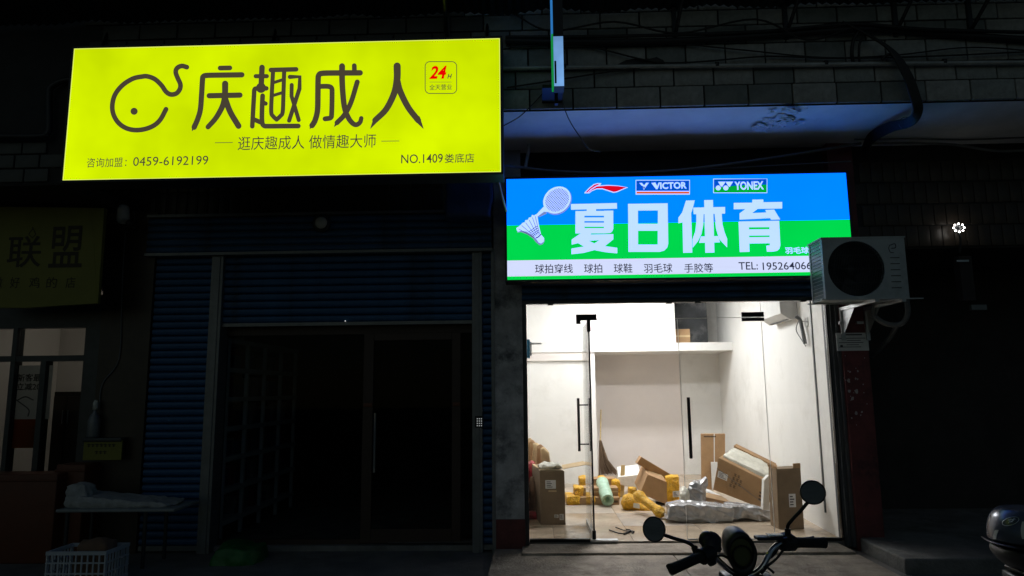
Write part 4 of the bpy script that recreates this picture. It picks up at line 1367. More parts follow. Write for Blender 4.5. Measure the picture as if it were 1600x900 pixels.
# dome lamp over the shutter
dc = P(503, 349, -0.19)
dm = thing('dome_lamp', 'small round unlit wall lamp on the shutter housing', 'lamp', dc)
build('base', MB().lathe(dc, (0, -1, 0), [(0.095, 0), (0.1, 0.012), (0.085, 0.03), (0.001, 0.03)], 24), M['frame_dark'], dm)
build('glass', MB().lathe(dc + Vector((0, -0.03, 0)), (0, -1, 0), [(0.065, 0), (0.06, 0.02), (0.035, 0.045), (0.001, 0.05)], 20), M['reflector'], dm)
# tiny pilot light on the shutter
tag(build('pilot_light', MB().ball(P(539.5, 501.5, -0.1), 0.006, 8), M['pin_white']), 'tiny white pilot light on the bottom rail of the dark shutter', 'light')
# blue tarpaulin bag under the sign corner
p8 = hexpts([(693, 340), (768, 338), (772, 282), (697, 282)], -0.5, (0, 0.25, 0))
tag(build('blue_tarp', soft(p8, 12, 0.2, 0.02, 5, 5), M['blue_tarp']), 'dark blue tarpaulin bundle hanging under the corner of the yellow sign', 'tarpaulin')

# table with a heap, orange boxes, crate, green bag
YT = -0.55
tz = P(190, 790, YT).z
tb = thing('folding_table', 'low dark table heaped with white plastic in front of the blue shutter', 'table', (P(190, 790, YT).x, YT, 0))
tx0_, tx1_ = P(98, 792, YT - .1).x, P(290, 775, YT).x
build('tabletop', MB().bbox((tx0_, YT - 0.2, tz - 0.03), (tx1_, YT + 0.3, tz), 0.01), M['table_top'], tb)
for x in (tx0_ + 0.08, tx1_ - 0.3):
    for y in (YT - 0.14, YT + 0.24):
        build('leg', MB().tube([(x, y, 0), (x, y, tz - 0.03)], 0.018, 8), M['frame_dark'], tb)
p8 = [Vector(p) for p in ((tx0_ + .02, YT - .15, tz), (tx1_ - .1, YT - .12, tz), (tx1_ - .1, YT + .25, tz), (tx0_ + .02, YT + .25, tz))]
p8 += [p + Vector((0, 0, .03 if i in (1, 2) else .12)) for i, p in enumerate(p8)]
tag(build('plastic_heap', soft(p8, 34, 0.2, 0.012, 15, 6, 0, 0.012), M['cloth_white']), 'crumpled white plastic sheeting heaped on the low dark table', 'sheeting')
p8 = hexpts([(100, 788), (135, 788), (132, 757), (104, 757)], YT - 0.12, (0, .2, 0))
tag(build('white_bag', soft(p8, 12, 0.4, 0.025, 8, 16), M['cloth_white']), 'white plastic bag bulging at the end of the low table', 'bag')
for a, b, c_, d, y, lb in ((-40, 785, 88, 741, -0.5, 'long dull orange crate below the left shop window'), (86, 785, 131, 726, -0.35, 'dull orange box standing beside the white plastic bag')):
    x0_, x1_, z0_, z1_ = rect(a, c_ if c_ > 400 else d, b if b < 400 else c_, b if b > 400 else d, y) if False else rect(a, d, c_, b, y)
    t = thing('orange_box', lb, 'box', ((x0_ + x1_) / 2, y, 0))
    build('body', MB().bbox((x0_, y, 0.0), (x1_, y + 0.28, z1_), 0.01), M['orange_plastic'], t)
    build('rim', MB().bbox((x0_ - .01, y - .012, z1_ - .07), (x1_ + .01, y + .29, z1_ - .045), 0.005), M['orange_plastic'], t)
def crate(x0, x1, y0, y1, h):
    t = thing('plastic_crate', 'white slatted plastic crate on the ground at the left', 'crate', ((x0 + x1) / 2, (y0 + y1) / 2, 0))
    mb = MB().box((x0, y0, h - 0.03), (x1, y0 + .02, h)).box((x0, y1 - .02, h - 0.03), (x1, y1, h)).box((x0, y0 + .02, h - 0.03), (x0 + .02, y1 - .02, h)).box((x1 - .02, y0 + .02, h - 0.03), (x1, y1 - .02, h))
    build('rim', mb, M['crate_white'], t)
    build('bottom', MB().box((x0, y0, 0.004), (x1, y1, 0.03)), M['crate_white'], t)
    s = None
    for side in (0, 1):
        n = 11
        for i in range(n):
            x = x0 + 0.01 + (x1 - x0 - 0.02) * i / (n - 1)
            y = y0 + 0.008 if side == 0 else y1 - 0.008
            if s is None:
                s = centred('slat', MB().box((-.006, -.005, -(h - .06) / 2), (.006, .005, (h - .06) / 2)), M['crate_white'], t, (x, y, h / 2))
            else:
                piece('slat', s, t, (x, y, h / 2))
    for xx in (x0 + .008, x1 - .008):
        for i in range(8):
            piece('slat', s, t, (xx, y0 + .03 + (y1 - y0 - .06) * i / 7, h / 2))
    mb = MB()
    for z in (h * .35, h * .65):
        mb.box((x0, y0 + .002, z), (x1, y0 + .012, z + .012)).box((x0 + .002, y0, z), (x0 + .012, y1, z + .012)).box((x1 - .012, y0, z), (x1 - .002, y1, z + .012))
    build('hoop', mb, M['crate_white'], t)
    return t
cr0 = P(66, 868, -1.3)
crate(P(70, 880, -1.3).x, P(165, 880, -1.3).x, -1.3, -0.95, P(120, 862, -1.3).z)
p8 = [Vector(p) for p in ((cr0.x + .2, -1.22, .03), (cr0.x + .5, -1.22, .03), (cr0.x + .5, -1.02, .03), (cr0.x + .2, -1.02, .03))]
p8 += [p + Vector((0, 0, P(130, 846, -1.2).z - .03)) for p in p8]
tag(build('produce_bundle', soft(p8, 8, .5, .03, 8, 3), M['brown_paper']), 'brown bundle standing inside the white slatted crate', 'bundle')
p8 = hexpts([(322, 893), (402, 893), (398, 857), (330, 857)], -0.6, (0, .4, 0))
tag(build('green_bag', soft(p8, 12, .5, .05, 4, 9), M['green_bag']), 'dark green plastic bag slumped before the dark shop glass', 'bag')
# bottle and small notice board by the left pier
bo = P(145, 690, -0.16)
bt_ = thing('spray_bottle', 'small pale bottle on the ledge beside the left pier', 'bottle', bo)
build('body', MB().lathe((bo.x, -0.16, P(145, 684, -.16).z), (0, 0, 1), [(.001, 0), (.055, 0), (.06, .02), (.06, .17), (.045, .22), (.02, .26), (.02, .29), (.001, .29)], 18), M['rail_grey'], bt_)
build('cap', MB().lathe((bo.x, -0.16, P(145, 684, -.16).z + .285), (0, 0, 1), [(.001, 0), (.025, 0), (.025, .07), (.012, .1), (.001, .1)], 12), M['reflector'], bt_)
lg = thing('wall_ledge', 'narrow dark ledge on the left pier under the bottle', 'ledge', (bo.x, -.16, P(145, 730, -.16).z))
build('board', MB().bbox((P(130, 700, -.2).x, -.22, P(145, 690, -.16).z - .0), (P(190, 700, -.2).x, -.101, P(145, 684, -.16).z), .004), M['frame_dark'], lg)
nb2 = thing('notice_board', 'small dull green notice board below the bottle', 'notice', P(160, 719, -.2))
build('board', fbox(MB(), 130, 688, 190, 719, -.21, -.19), M['banner_yellow'], nb2, bevel=.004)
mb = MB()
for r_ in range(2):
    for i in range(7 - 4 * r_):
        x, y = 136 + i * 6.5 + 12 * r_, 694 + r_ * 11
        fbox(mb, x, y, x + 5, y + 1.2, -.214, -.212)
        fbox(mb, x + 1, y + 2.4, x + 4.5, y + 3.6, -.2145, -.2125)
        fbox(mb, x + 2, y - .8, x + 3, y + 4.6, -.2135, -.2122)
build('print', mb, M['banner_ink'], nb2)

# ------------------------------------------------------------------ lit signs
def lightbox(name, label, px, py, Y, depth, frame_pad=0.02):
    """px: (left, right), py: (top, bottom) measured on the lit face"""
    x0, x1 = P(px[0], sum(py) / 2, Y).x, P(px[1], sum(py) / 2, Y).x
    z0, z1 = P(sum(px) / 2, py[1], Y).z, P(sum(px) / 2, py[0], Y).z
    t = thing(name, label, 'sign', ((x0 + x1) / 2, Y, z0))
    mb = MB().box((x0 - frame_pad, Y + 0.012, z0 - frame_pad), (x1 + frame_pad, Y + depth, z1 + frame_pad))
    mb.box((x0 - frame_pad, Y - 0.006, z0 - frame_pad), (x1 + frame_pad, Y + 0.011, z0)).box((x0 - frame_pad, Y - 0.006, z1), (x1 + frame_pad, Y + 0.011, z1 + frame_pad))
    mb.box((x0 - frame_pad, Y - 0.006, z0), (x0, Y + 0.011, z1)).box((x1, Y - 0.006, z0), (x1 + frame_pad, Y + 0.011, z1))
    build('casing', mb, M['sign_frame'], t)
    return t, x0, x1, z0, z1
YY = -1.45
ys, x0, x1, z0, z1 = lightbox('yellow_light_sign', 'large lit yellow shop sign with brown whale logo and brown characters', (107.5, 782), (68, 275.5), YY, 0.24)
build('lit_face', MB().add([(x0, YY, z0), (x1, YY, z0), (x1, YY, z1), (x0, YY, z1)], [(0, 1, 2, 3)]), M['yellow_lit'], ys)
rim = MB()
e_ = 0.007
for a, b in (((x0, z0), (x1, z0 + e_)), ((x0, z1 - e_), (x1, z1)), ((x0, z0 + e_), (x0 + e_, z1 - e_)), ((x1 - e_, z0 + e_), (x1, z1 - e_))):
    rim.add([(a[0], YY - .001, a[1]), (b[0], YY - .001, a[1]), (b[0], YY - .001, b[1]), (a[0], YY - .001, b[1])], [(0, 1, 2, 3)])
build('bright_rim', rim, M['rim_lit'], ys)
def crop(ox, oy, s):
    return lambda pts: [(ox + x / s, oy + y / s) for x, y in pts]
def strokes(name, conv, s, items, Y, mat, parent):
    mb = MB()
    for i, it in enumerate(items):
        pts, w_ = it[0], it[1]
        sm = it[2] if len(it) > 2 else True
        ww = [q / s for q in w_] if isinstance(w_, (list, tuple)) else w_ / s
        stroke(mb, conv(pts), ww, Y, 0.003 + 0.0004 * i, sm)
    return build(name, mb, mat, parent)
c1, c2, c3 = crop(160, 90, 6.922), crop(380, 90, 6.922), crop(480, 85, 6.4)
bl = M['brown_lit']
strokes('whale_logo', c1, 6.922, [([(915, 105), (860, 92), (810, 115), (795, 160), (815, 220), (845, 290), (838, 345), (800, 390), (740, 400), (690, 370), (640, 300), (570, 235), (490, 205), (430, 207), (330, 230), (220, 300), (140, 400), (110, 510), (120, 610), (170, 700), (250, 760), (350, 785), (460, 775), (560, 735), (630, 670), (690, 560)], 52)], YY, bl, ys)
strokes('whale_eye', c1, 6.922, [([(344, 582), (346, 582)], 76, False)], YY, bl, ys)
strokes('character', c1, 6.922, [([(1275, 115), (1380, 113)], 52), ([(1510, 188), (1300, 191), (1140, 194), (1095, 205), (1085, 240), (1075, 400), (1062, 560), (1035, 660), (995, 755)], [58, 58]), ([(995, 740), (972, 795)], [50, 5], False),
                             ([(1330, 285), (1326, 420), (1300, 530), (1230, 655), (1145, 752)], [68, 54]), ([(1158, 415), (1490, 408)], 58), ([(1332, 450), (1385, 590), (1475, 742)], 64)], YY, bl, ys)
strokes('character', c2, 6.922, [([(205, 108), (200, 220), (195, 320)], 60), ([(137, 203), (257, 203)], 46), ([(252, 335), (150, 336), (124, 350), (118, 420), (100, 745)], 50), ([(195, 290), (195, 330)], [60, 110], False),
                             ([(212, 415), (206, 560), (206, 690), (225, 738), (280, 744), (420, 743), (598, 742)], 52), ([(212, 485), (245, 500)], 46), ([(110, 668), (190, 702)], 50),
                             ([(302, 137), (575, 130)], 50), ([(326, 140), (312, 400), (306, 590), (325, 635), (362, 672)], 46), ([(446, 140), (438, 400), (430, 590), (405, 635), (364, 674)], 46), ([(340, 272), (440, 240)], 34), ([(332, 412), (435, 380)], 34),
                             ([(508, 213), (615, 212), (612, 340), (560, 500), (500, 685)], 46, False), ([(528, 300), (526, 420), (560, 530), (604, 680)], 44, False)], YY, bl, ys)
strokes('character', c3, 6.4, [([(530, 186), (340, 187), (160, 190), (118, 208), (110, 260), (108, 400), (104, 560), (80, 660), (50, 712)], 56), ([(52, 705), (28, 745)], [50, 5], False),
                           ([(125, 322), (210, 322), (245, 340), (250, 400), (246, 590), (235, 635), (180, 646)], 50), ([(350, 120), (352, 300), (372, 520), (410, 630), (455, 690), (495, 705), (530, 680), (542, 640)], [60, 44]),
                           ([(472, 115), (474, 170)], 48), ([(502, 278), (440, 480), (375, 605), (300, 685)], 50), ([(305, 680), (272, 725)], [46, 5], False)], YY, bl, ys)
strokes('character', c3, 6.4, [([(900, 118), (899, 250), (870, 390), (790, 550), (680, 660)], [72, 58]), ([(690, 650), (634, 742)], [58, 5], False), ([(902, 270), (930, 370), (1010, 530), (1110, 660)], [66, 60]), ([(1100, 645), (1162, 742)], [66, 5], False)], YY, bl, ys)
bd = MB()
cx0, cx1, cy0, cy1, cr_ = 1180, 1495, 74, 392, 46
pth = []
for (ax_, ay_, a0) in ((cx1 - cr_, cy0 + cr_, -90), (cx1 - cr_, cy1 - cr_, 0), (cx0 + cr_, cy1 - cr_, 90), (cx0 + cr_, cy0 + cr_, 180)):
    pth += [(ax_ + cr_ * math.cos(R(a0 + k_ * 15)), ay_ + cr_ * math.sin(R(a0 + k_ * 15))) for k_ in range(7)]
pth.append(pth[0])
stroke(bd, c3(pth), 1.1, YY, 0.003, False, False)
stroke(bd, c3([(1225, 278), (1445, 278)]), 0.5, YY, 0.003, False, False)
build('hours_badge', bd, bl, ys)
def croptext(s_, cv, a, b, c_, d, *args, **k_):
    (u0, v0), (u1, v1) = cv([(a, b), (c_, d)])
    return ptext(s_, u0, v0, u1, v1, *args, **k_)
croptext('24', c3, 1222, 116, 1395, 245, YY, 'lettering', M['red_lit'], ys, bold=0.03, shear=0.25)
croptext('H', c3, 1402, 196, 1448, 243, YY, 'lettering', bl, ys, bold=0.02, shear=0.25)
croptext('全天营业', c3, 1222, 300, 1448, 356, YY, 'lettering', bl, ys, bold=0.004)
ptext('逛庆趣成人 做情趣大师', 372, 211.5, 587.5, 233, YY, 'lettering', bl, ys)
mb = MB()
stroke(mb, [(336, 223.3), (364, 222.8)], 0.9, YY, 0.003, False, False)
stroke(mb, [(596, 220.8), (624, 220.4)], 0.9, YY, 0.003, False, False)
build('dash', mb, bl, ys)
ptext('咨询加盟', 136, 246.5, 192, 261.5, YY, 'lettering', bl, ys)
ptext(':', 196, 250, 198, 259.5, YY, 'lettering', bl, ys)
ptext('0459-6192199', 208.5, 244.5, 325.5, 258.5, YY, 'lettering', bl, ys)
ptext('NO.1409', 627, 241, 692, 255, YY, 'lettering', bl, ys, bold=0.004)
ptext('娄底店', 695, 240, 741, 254.5, YY, 'lettering', bl, ys, bold=0.004)
for px_ in (150, 420, 760):
    x = P(px_, 70, -1.3).x
    build('hanger', MB().tube([(x, -1.3, z1 - .1), (x, YO + .02, z1 + .35)], 0.015, 6), M['black_metal'], ys)

YS = -0.45
bs, x0, x1, z0, z1 = lightbox('blue_green_light_sign', 'lit blue and green sports shop sign with white characters and badminton racket', (792, 1328.5), (275, 433.5), YS, 0.2)
zg = P(800, 352, YS).z
zw = P(800, 407, YS).z
zw0 = P(800, 432, YS).z
def bandp(name, za, zb_, mat):
    build(name, MB().add([(x0, YS, za), (x1, YS, za), (x1, YS, zb_), (x0, YS, zb_)], [(0, 1, 2, 3)]), M[mat], bs)
bandp('blue_face', zg, z1, 'blue_lit')
bandp('green_face', zw, zg, 'green_lit')
bandp('white_band', zw0, zw, 'band_lit')
bandp('green_edge', z0, zw0, 'green_lit')
c4, c5, c6, c7 = crop(880, 300, 8.183), crop(1050, 300, 8.184), crop(800, 280, 8.0), crop(980, 270, 6.957)
def polys(name, conv, items, mat, lay=0.003, parent=None):
    mb = MB()
    for i, it in enumerate(items):
        if len(it) == 4 and not isinstance(it[0], tuple):
            a, b, c_, d = it
            it = [(a, b), (c_, b), (c_, d), (a, d)]
        flat_poly(mb, conv(it), YS, lay + 0.0003 * i)
    return build(name, mb, M[mat], parent or bs)
polys('character', c4, [[(98, 155), (686, 142), (688, 214), (100, 228)], (300, 210, 420, 250), (156, 245, 271, 530), [(521, 240), (640, 238), (640, 470), (625, 505), (600, 525), (521, 530)],
                        (265, 243, 525, 305), (265, 326, 525, 374), (265, 393, 525, 444), (265, 463, 525, 530),
                        [(230, 526), (358, 526), (352, 546), (640, 540), (640, 606), (530, 695), (397, 662), (268, 700), (190, 655), (108, 674), (108, 610)], [(268, 698), (397, 655), (530, 693), (690, 715), (690, 786), (540, 771), (397, 744), (260, 780), (105, 797), (105, 725)]], 'white_lit')
polys('counter', c4, [[(328, 626), (462, 618), (397, 660)]], 'green_lit', 0.008)
polys('character', c4, [[(828, 152), (955, 150), (957, 765), (835, 767)], [(1210, 148), (1335, 145), (1342, 660), (1330, 710), (1290, 750), (1240, 764), (1208, 764)], [(828, 152), (1335, 145), (1335, 236), (830, 240)], (832, 408, 1338, 496), (834, 673, 1235, 766)], 'white_lit')
polys('character', c5, [[(178, 110), (290, 108), (265, 210), (245, 270), (258, 775), (142, 778), (135, 388), (80, 402), (80, 330), (130, 260)],
                        [(270, 200), (678, 192), (678, 277), (275, 286)], [(410, 105), (523, 103), (541, 775), (425, 777)],
                        [(310, 280), (404, 280), (398, 420), (375, 540), (330, 630), (262, 715), (262, 605), (298, 500), (310, 390)], [(543, 278), (634, 276), (645, 420), (672, 520), (704, 600), (703, 710), (600, 600), (560, 460)], [(368, 570), (588, 565), (612, 645), (345, 651)]], 'white_lit')
polys('character', c5, [[(788, 140), (1025, 137), (1025, 98), (1168, 96), (1168, 132), (1408, 128), (1408, 212), (788, 222)],
                        [(935, 220), (1097, 216), (1025, 270), (1204, 262), (1190, 230), (1305, 225), (1383, 352), (1265, 356), (1253, 336), (862, 355), (862, 275)],
                        [(850, 378), (979, 375), (990, 765), (865, 769)], [(1244, 370), (1368, 368), (1384, 680), (1372, 725), (1345, 752), (1300, 762), (1212, 764), (1204, 688), (1250, 684)],
                        [(975, 376), (1248, 371), (1246, 450), (976, 452)], [(977, 480), (1248, 477), (1250, 556), (980, 558)], [(981, 580), (1252, 577), (1253, 656), (984, 660)]], 'white_lit')
# racket and shuttlecock
def ell(cx, cy, a, b, rot, n=36):
    cr, sr = math.cos(R(rot)), math.sin(R(rot))
    return [(cx + a * math.cos(t) * cr - b * math.sin(t) * sr, cy + a * math.cos(t) * sr + b * math.sin(t) * cr) for t in [2 * math.pi * k_ / n for k_ in range(n)]]
polys('racket_shadow', c6, [ell(570, 274, 190, 158, -42), [(400, 360), (438, 430), (350, 470), (300, 480), (310, 455)]], 'grey_lit', 0.003)
polys('racket', c6, [ell(562, 262, 186, 156, -42), [(395, 345), (450, 412), (400, 408), (318, 468), (300, 445)]], 'white_lit', 0.005)
polys('racket_head', c6, [ell(564, 262, 160, 132, -42)], 'string_lit', 0.007)
mb = MB()
cr, sr = math.cos(R(-42)), math.sin(R(-42))
for fam in (0, 1):
    A, Bx = (160, 132) if fam == 0 else (132, 160)
    for i in range(-6, 7):
        o_ = i * A / 6.6
        h_ = Bx * math.sqrt(max(0, 1 - (o_ / A) ** 2))
        e = [(o_, -h_), (o_, h_)] if fam == 0 else [(-h_, o_), (h_, o_)]
        stroke(mb, c6([(564 + u * cr - v * sr, 262 + u * sr + v * cr) for u, v in e]), 0.9, YS, 0.009 + 0.0006 * fam, False, False)
build('racket_strings', mb, M['white_lit'], bs)
polys('shuttlecock_shadow', c6, [[(60, 670), (110, 662), (190, 690), (260, 740), (300, 790), (345, 826), (385, 815), (410, 770), (395, 735), (300, 600), (150, 600)]], 'grey_lit', 0.003)
polys('shuttlecock', c6, [[(55, 612), (90, 590), (105, 575), (135, 545), (160, 540), (165, 515), (200, 508), (210, 482), (240, 475), (250, 448), (280, 455), (295, 440), (320, 470), (340, 600), (362, 690), (402, 740), (398, 780), (365, 805), (335, 795), (298, 742), (240, 690), (180, 655), (110, 645), (75, 660), (60, 640)]], 'white_lit', 0.0055)
mb = MB()
for a, b in (((120, 580), (285, 720)), ((170, 545), (300, 715)), ((215, 512), (315, 705)), ((255, 480), (330, 695)), ((290, 465), (345, 690)), ((85, 625), (275, 730))):
    stroke(mb, c6([a, b]), 0.7, YS, 0.0065, False, False)
for t_ in (0.55, 0.66, 0.78, 0.88):
    pa = [(120 + 165 * t_, 580 + 140 * t_), (170 + 130 * t_, 545 + 170 * t_), (215 + 100 * t_, 512 + 193 * t_), (255 + 75 * t_, 480 + 215 * t_), (290 + 55 * t_, 465 + 225 * t_)]
    stroke(mb, c6(pa), 0.9, YS, 0.0068, False, False)
stroke(mb, c6([(298, 738), (330, 722), (362, 690)]), 1.6, YS, 0.007, True, False)
build('shuttlecock_lines', mb, M['navy_lit'], bs)
# brand marks along the top
polys('swoosh_outline', c6, [[(903, 170), (960, 110), (1020, 62), (1070, 48), (1120, 52), (1100, 78), (1200, 72), (1330, 80), (1452, 104), (1390, 130), (1310, 166), (1265, 172), (1200, 150), (1130, 128), (1060, 128), (1000, 150), (965, 178), (905, 178)]], 'white_lit', 0.003)
polys('swoosh_mark', c6, [[(918, 168), (970, 116), (1030, 70), (1075, 58), (1100, 60), (1040, 90), (985, 125), (940, 168)], [(952, 168), (1000, 128), (1060, 92), (1110, 88), (1200, 82), (1330, 88), (1432, 104), (1380, 124), (1305, 156), (1268, 161), (1205, 140), (1130, 117), (1060, 117), (1000, 140), (965, 168)]], 'crimson_lit', 0.005)
polys('badge_frame', c7, [(91, 78, 681, 238)], 'white_lit', 0.003)
polys('badge_panel', c7, [(98, 86, 673, 198)], 'navy_blue_lit', 0.005)
polys('badge_stripe', c7, [(100, 206, 673, 228)], 'orange_lit', 0.005)
polys('badge_mark', c7, [[(130, 112), (160, 112), (182, 140), (205, 110), (235, 110), (205, 150), (185, 184), (172, 180), (175, 150), (155, 140)]], 'white_lit', 0.007)
polys('badge_mark', c7, [ell(182, 164, 13, 13, 0, 16)], 'grey_lit', 0.009)
polys('badge_mark', c7, [[(260, 112), (300, 108), (322, 140), (322, 180), (312, 180)]], 'white_lit', 0.007)
croptext('VICTOR', c7, 290, 104, 645, 178, YS, 'lettering', M['white_lit'], bs, lay=0.008, bold=0.035)
polys('badge_frame', c7, [(934, 64, 1522, 222)], 'white_lit', 0.003)
polys('badge_panel', c7, [[(941, 72), (1515, 68), (1515, 130), (1200, 140), (941, 165)]], 'navy_blue_lit', 0.0055)
polys('badge_panel', c7, [(941, 120, 1515, 216)], 'deep_green_lit', 0.005)
for dx in (0, 82):
    polys('badge_mark', c7, [ell(988 + dx, 166, 28, 27, 0, 20), [(985 + dx, 98), (1068 + dx, 98), (1030 + dx, 155), (1012 + dx, 145)]], 'white_lit', 0.007)
croptext('YONEX', c7, 1165, 95, 1480, 187, YS, 'lettering', M['white_lit'], bs, lay=0.008, bold=0.03)
# lower band lettering
nl = M['navy_lit']
for s_, a, b in (('球拍穿线', 836, 895), ('球拍', 912.5, 941), ('球鞋', 959, 988), ('羽毛球', 1006, 1050.5), ('手胶等', 1069, 1114)):
    ptext(s_, a, 412.5 - (a - 836) / 240, b, 427 - (a - 836) / 240, YS, 'lettering', nl, bs, bold=0.006)
ptext('TEL:', 1154, 409.5, 1184, 421.5, YS, 'lettering', nl, bs, bold=0.006)
ptext('195264066', 1191.5, 409.5, 1268, 421.5, YS, 'lettering', nl, bs, bold=0.006)
ptext('羽毛球', 1226.5, 386, 1264, 396.5, YS, 'lettering', M['white_lit'], bs, bold=0.02)
for px_ in (860, 1060, 1260):
    x = P(px_, 275, -0.3).x
    build('hanger', MB().box((x - .015, -0.26, z1 - .05), (x + .015, 0.0, z1 - .02)), M['black_metal'], bs)

# projecting blade sign
xb0, xb1 = P(864.5, 100, -1.75).x, P(881, 100, -1.75).x
zb0, zb1 = P(870, 135, -1.75).z, P(870, -160, -1.75).z
bsn = thing('blade_sign', 'narrow blue and green lit sign projecting edge-on from the upper wall', 'sign', ((xb0 + xb1) / 2, -1.5, zb0))
build('casing', MB().box((xb0 + .004, -1.745, zb0), (xb1, -1.62, zb1)), M['sign_frame'], bsn)
zm_ = P(864, 75, -1.5).z
build('lit_face', MB().box((xb0 - 0.012, -1.75, zb0 + .01), (xb0 + .003, -1.62, zm_)), M['blade_green'], bsn)
build('lit_face', MB().box((xb0 - 0.012, -1.75, zm_), (xb0 + .003, -1.62, zb1)), M['blade_blue'], bsn)
build('end_plate', MB().box((xb0 + .004, -1.752, zb0 + .004), (xb1 - .002, -1.746, P(870, 57, -1.75).z)), M['plate_lit'], bsn)
build('dark_strip', fbox(MB(), 866.5, 95, 869.5, 130, -1.755, -1.753), M['paper_ink'], bsn)
build('bracket', MB().box((xb0 + .02, -1.621, zb0 + .1), (xb0 + .05, YO - .005, zb0 + .13)).box((xb0 + .02, -1.621, zb0 + .9), (xb0 + .05, YO - .005, zb0 + .93)), M['black_metal'], bsn)
build('bracket', MB().box((P(847, 150, -1.3).x, -1.5, P(860, 152, -1.3).z), (P(879, 150, -1.3).x, YO - .01, P(860, 147, -1.3).z)).box((xb0 + .02, -1.4, P(860, 147, -1.3).z), (xb0 + .05, -1.35, zb0)), M['black_metal'], bsn)
# ------------------------------------------------------------------ outdoor air conditioner on the right pier
YA = -0.83
ax0, ax1, az0, az1 = rect(1287, 372, 1416, 467, YA)
ax1 = P(1418, 430, YA).x
ad = 0.32
oc = thing('outdoor_air_conditioner', 'white outdoor air conditioner with round dark fan grille on brackets by the blue sign', 'air conditioner', ((ax0 + ax1) / 2, YA + ad / 2, az0))
fc = Vector((P(1338, 420, YA).x, YA, (az0 + az1) / 2))
fr_ = (az1 - az0) * 0.455
bm = bmesh.new()
# casing: front panel with round opening
N = 40
ring = [(fc.x + fr_ * math.cos(2 * math.pi * i / N), fc.z + fr_ * math.sin(2 * math.pi * i / N)) for i in range(N)]
def onrect(t):
    c, s = math.cos(t), math.sin(t)
    k_ = []
    if c > 1e-6: k_.append((ax1 - fc.x) / c)
    if c < -1e-6: k_.append((ax0 - fc.x) / c)
    if s > 1e-6: k_.append((az1 - fc.z) / s)
    if s < -1e-6: k_.append((az0 - fc.z) / s)
    r_ = min(k_)
    return (fc.x + c * r_, fc.z + s * r_)
ang = sorted([2 * math.pi * i / N for i in range(N)] + [math.atan2(z - fc.z, x - fc.x) % (2 * math.pi) for x in (ax0, ax1) for z in (az0, az1)])
mb = MB()
outer = [onrect(t) for t in ang]
inner = [(fc.x + fr_ * math.cos(t), fc.z + fr_ * math.sin(t)) for t in ang]
n = len(ang)
vs = [(x, YA, z) for x, z in outer] + [(x, YA, z) for x, z in inner] + [(x, YA + 0.05, z) for x, z in inner]
fs = []
for i in range(n):
    j = (i + 1) % n
    fs.append((i, j, j + n, i + n))
    fs.append((i + n, j + n, j + 2 * n, i + 2 * n))
mb.add(vs, fs)
mb.box((ax0, YA + 0.001, az1 - 0.004), (ax1, YA + ad, az1)).box((ax0, YA + .001, az0), (ax1, YA + ad, az0 + .004))
mb.box((ax1 - .004, YA + .001, az0 + .004), (ax1, YA + ad, az1 - .004)).box((ax0 + .02, YA + ad - .01, az0 + .004), (ax1 - .004, YA + ad, az1 - .004))
mb.box((ax0, YA + .001, az0 + .004), (ax0 + .02, YA + .045, az1 - .004)).box((ax0, YA + ad - .03, az0 + .004), (ax0 + .02, YA + ad, az1 - .004))
mb.box((ax0 - .008, YA - .006, az1), (ax1 + .008, YA + ad + .006, az1 + .012))
build('casing', mb, M['ac_white'], oc)
build('coil', MB().box((ax0 + .006, YA + .046, az0 + .005), (ax0 + .018, YA + ad - .031, az1 - .005)), M['coil'], oc)
mb = MB()
for i in range(17):
    z = az0 + .02 + (az1 - az0 - .04) * i / 16
    mb.box((ax0 - .002, YA + .046, z), (ax0 + .005, YA + ad - .031, z + .003))
build('side_guard', mb, M['ac_white'], oc)
mb = MB().box((fc.x - fr_, YA + .2, fc.z - fr_), (fc.x + fr_, YA + .21, fc.z + fr_))
mb.lathe((fc.x, YA + .045, fc.z), (0, 1, 0), [(fr_ * 1.0, 0), (fr_ * 1.03, .02), (fr_ * 1.03, .16)], 32)
build('fan_backing', mb, M['black_plastic'], oc)
fan = MB()
fan.lathe((fc.x, YA + .08, fc.z), (0, 1, 0), [(.001, 0), (.06, 0), (.065, .06), (.001, .06)], 20)
for q in range(3):
    a = 2 * math.pi * q / 3 + .4
    pts = []
    for r_ in (.05, fr_ * .55, fr_ * .93):
        for da, dy in ((-.35, .05), (.45, .0)):
            pts.append((fc.x + r_ * math.cos(a + da), YA + .10 + dy, fc.z + r_ * math.sin(a + da)))
    fan.add(pts, [(0, 1, 3, 2), (2, 3, 5, 4)])
build('fan', fan, M['black_plastic'], oc)
gr = MB()
nb_ = 34
for i in range(nb_):
    x = fc.x - fr_ + 2 * fr_ * (i + .5) / nb_
    h_ = math.sqrt(max(0, fr_ ** 2 - (x - fc.x) ** 2))
    gr.box((x - .0015, YA + .004, fc.z - h_), (x + .0015, YA + .008, fc.z + h_))
for s_ in (-1, 0, 1):
    z = fc.z + s_ * fr_ * .5
    h_ = math.sqrt(fr_ ** 2 - (z - fc.z) ** 2)
    gr.box((fc.x - h_, YA + .009, z - .002), (fc.x + h_, YA + .012, z + .002))
for rr_ in (.25, .5, .75, .97):
    gr.tube([(fc.x + fr_ * rr_ * math.cos(2 * math.pi * i / 36), YA + .0135, fc.z + fr_ * rr_ * math.sin(2 * math.pi * i / 36)) for i in range(37)], .0022, 5, False)
build('fan_grille', gr, M['frame_dark'], oc)
for i in range(6):
    y = 402 + i * 9.4
    build('vent_slot', fbox(MB(), 1391 + i * .5, y, 1405.5 + i * .7, y + 1.2, YA - .002, YA + .001), M['black_plastic'], oc)
mb = MB()
stroke(mb, [(1390, 383), (1388.5, 388), (1391, 394), (1396, 395)], 1.2, YA, .002)
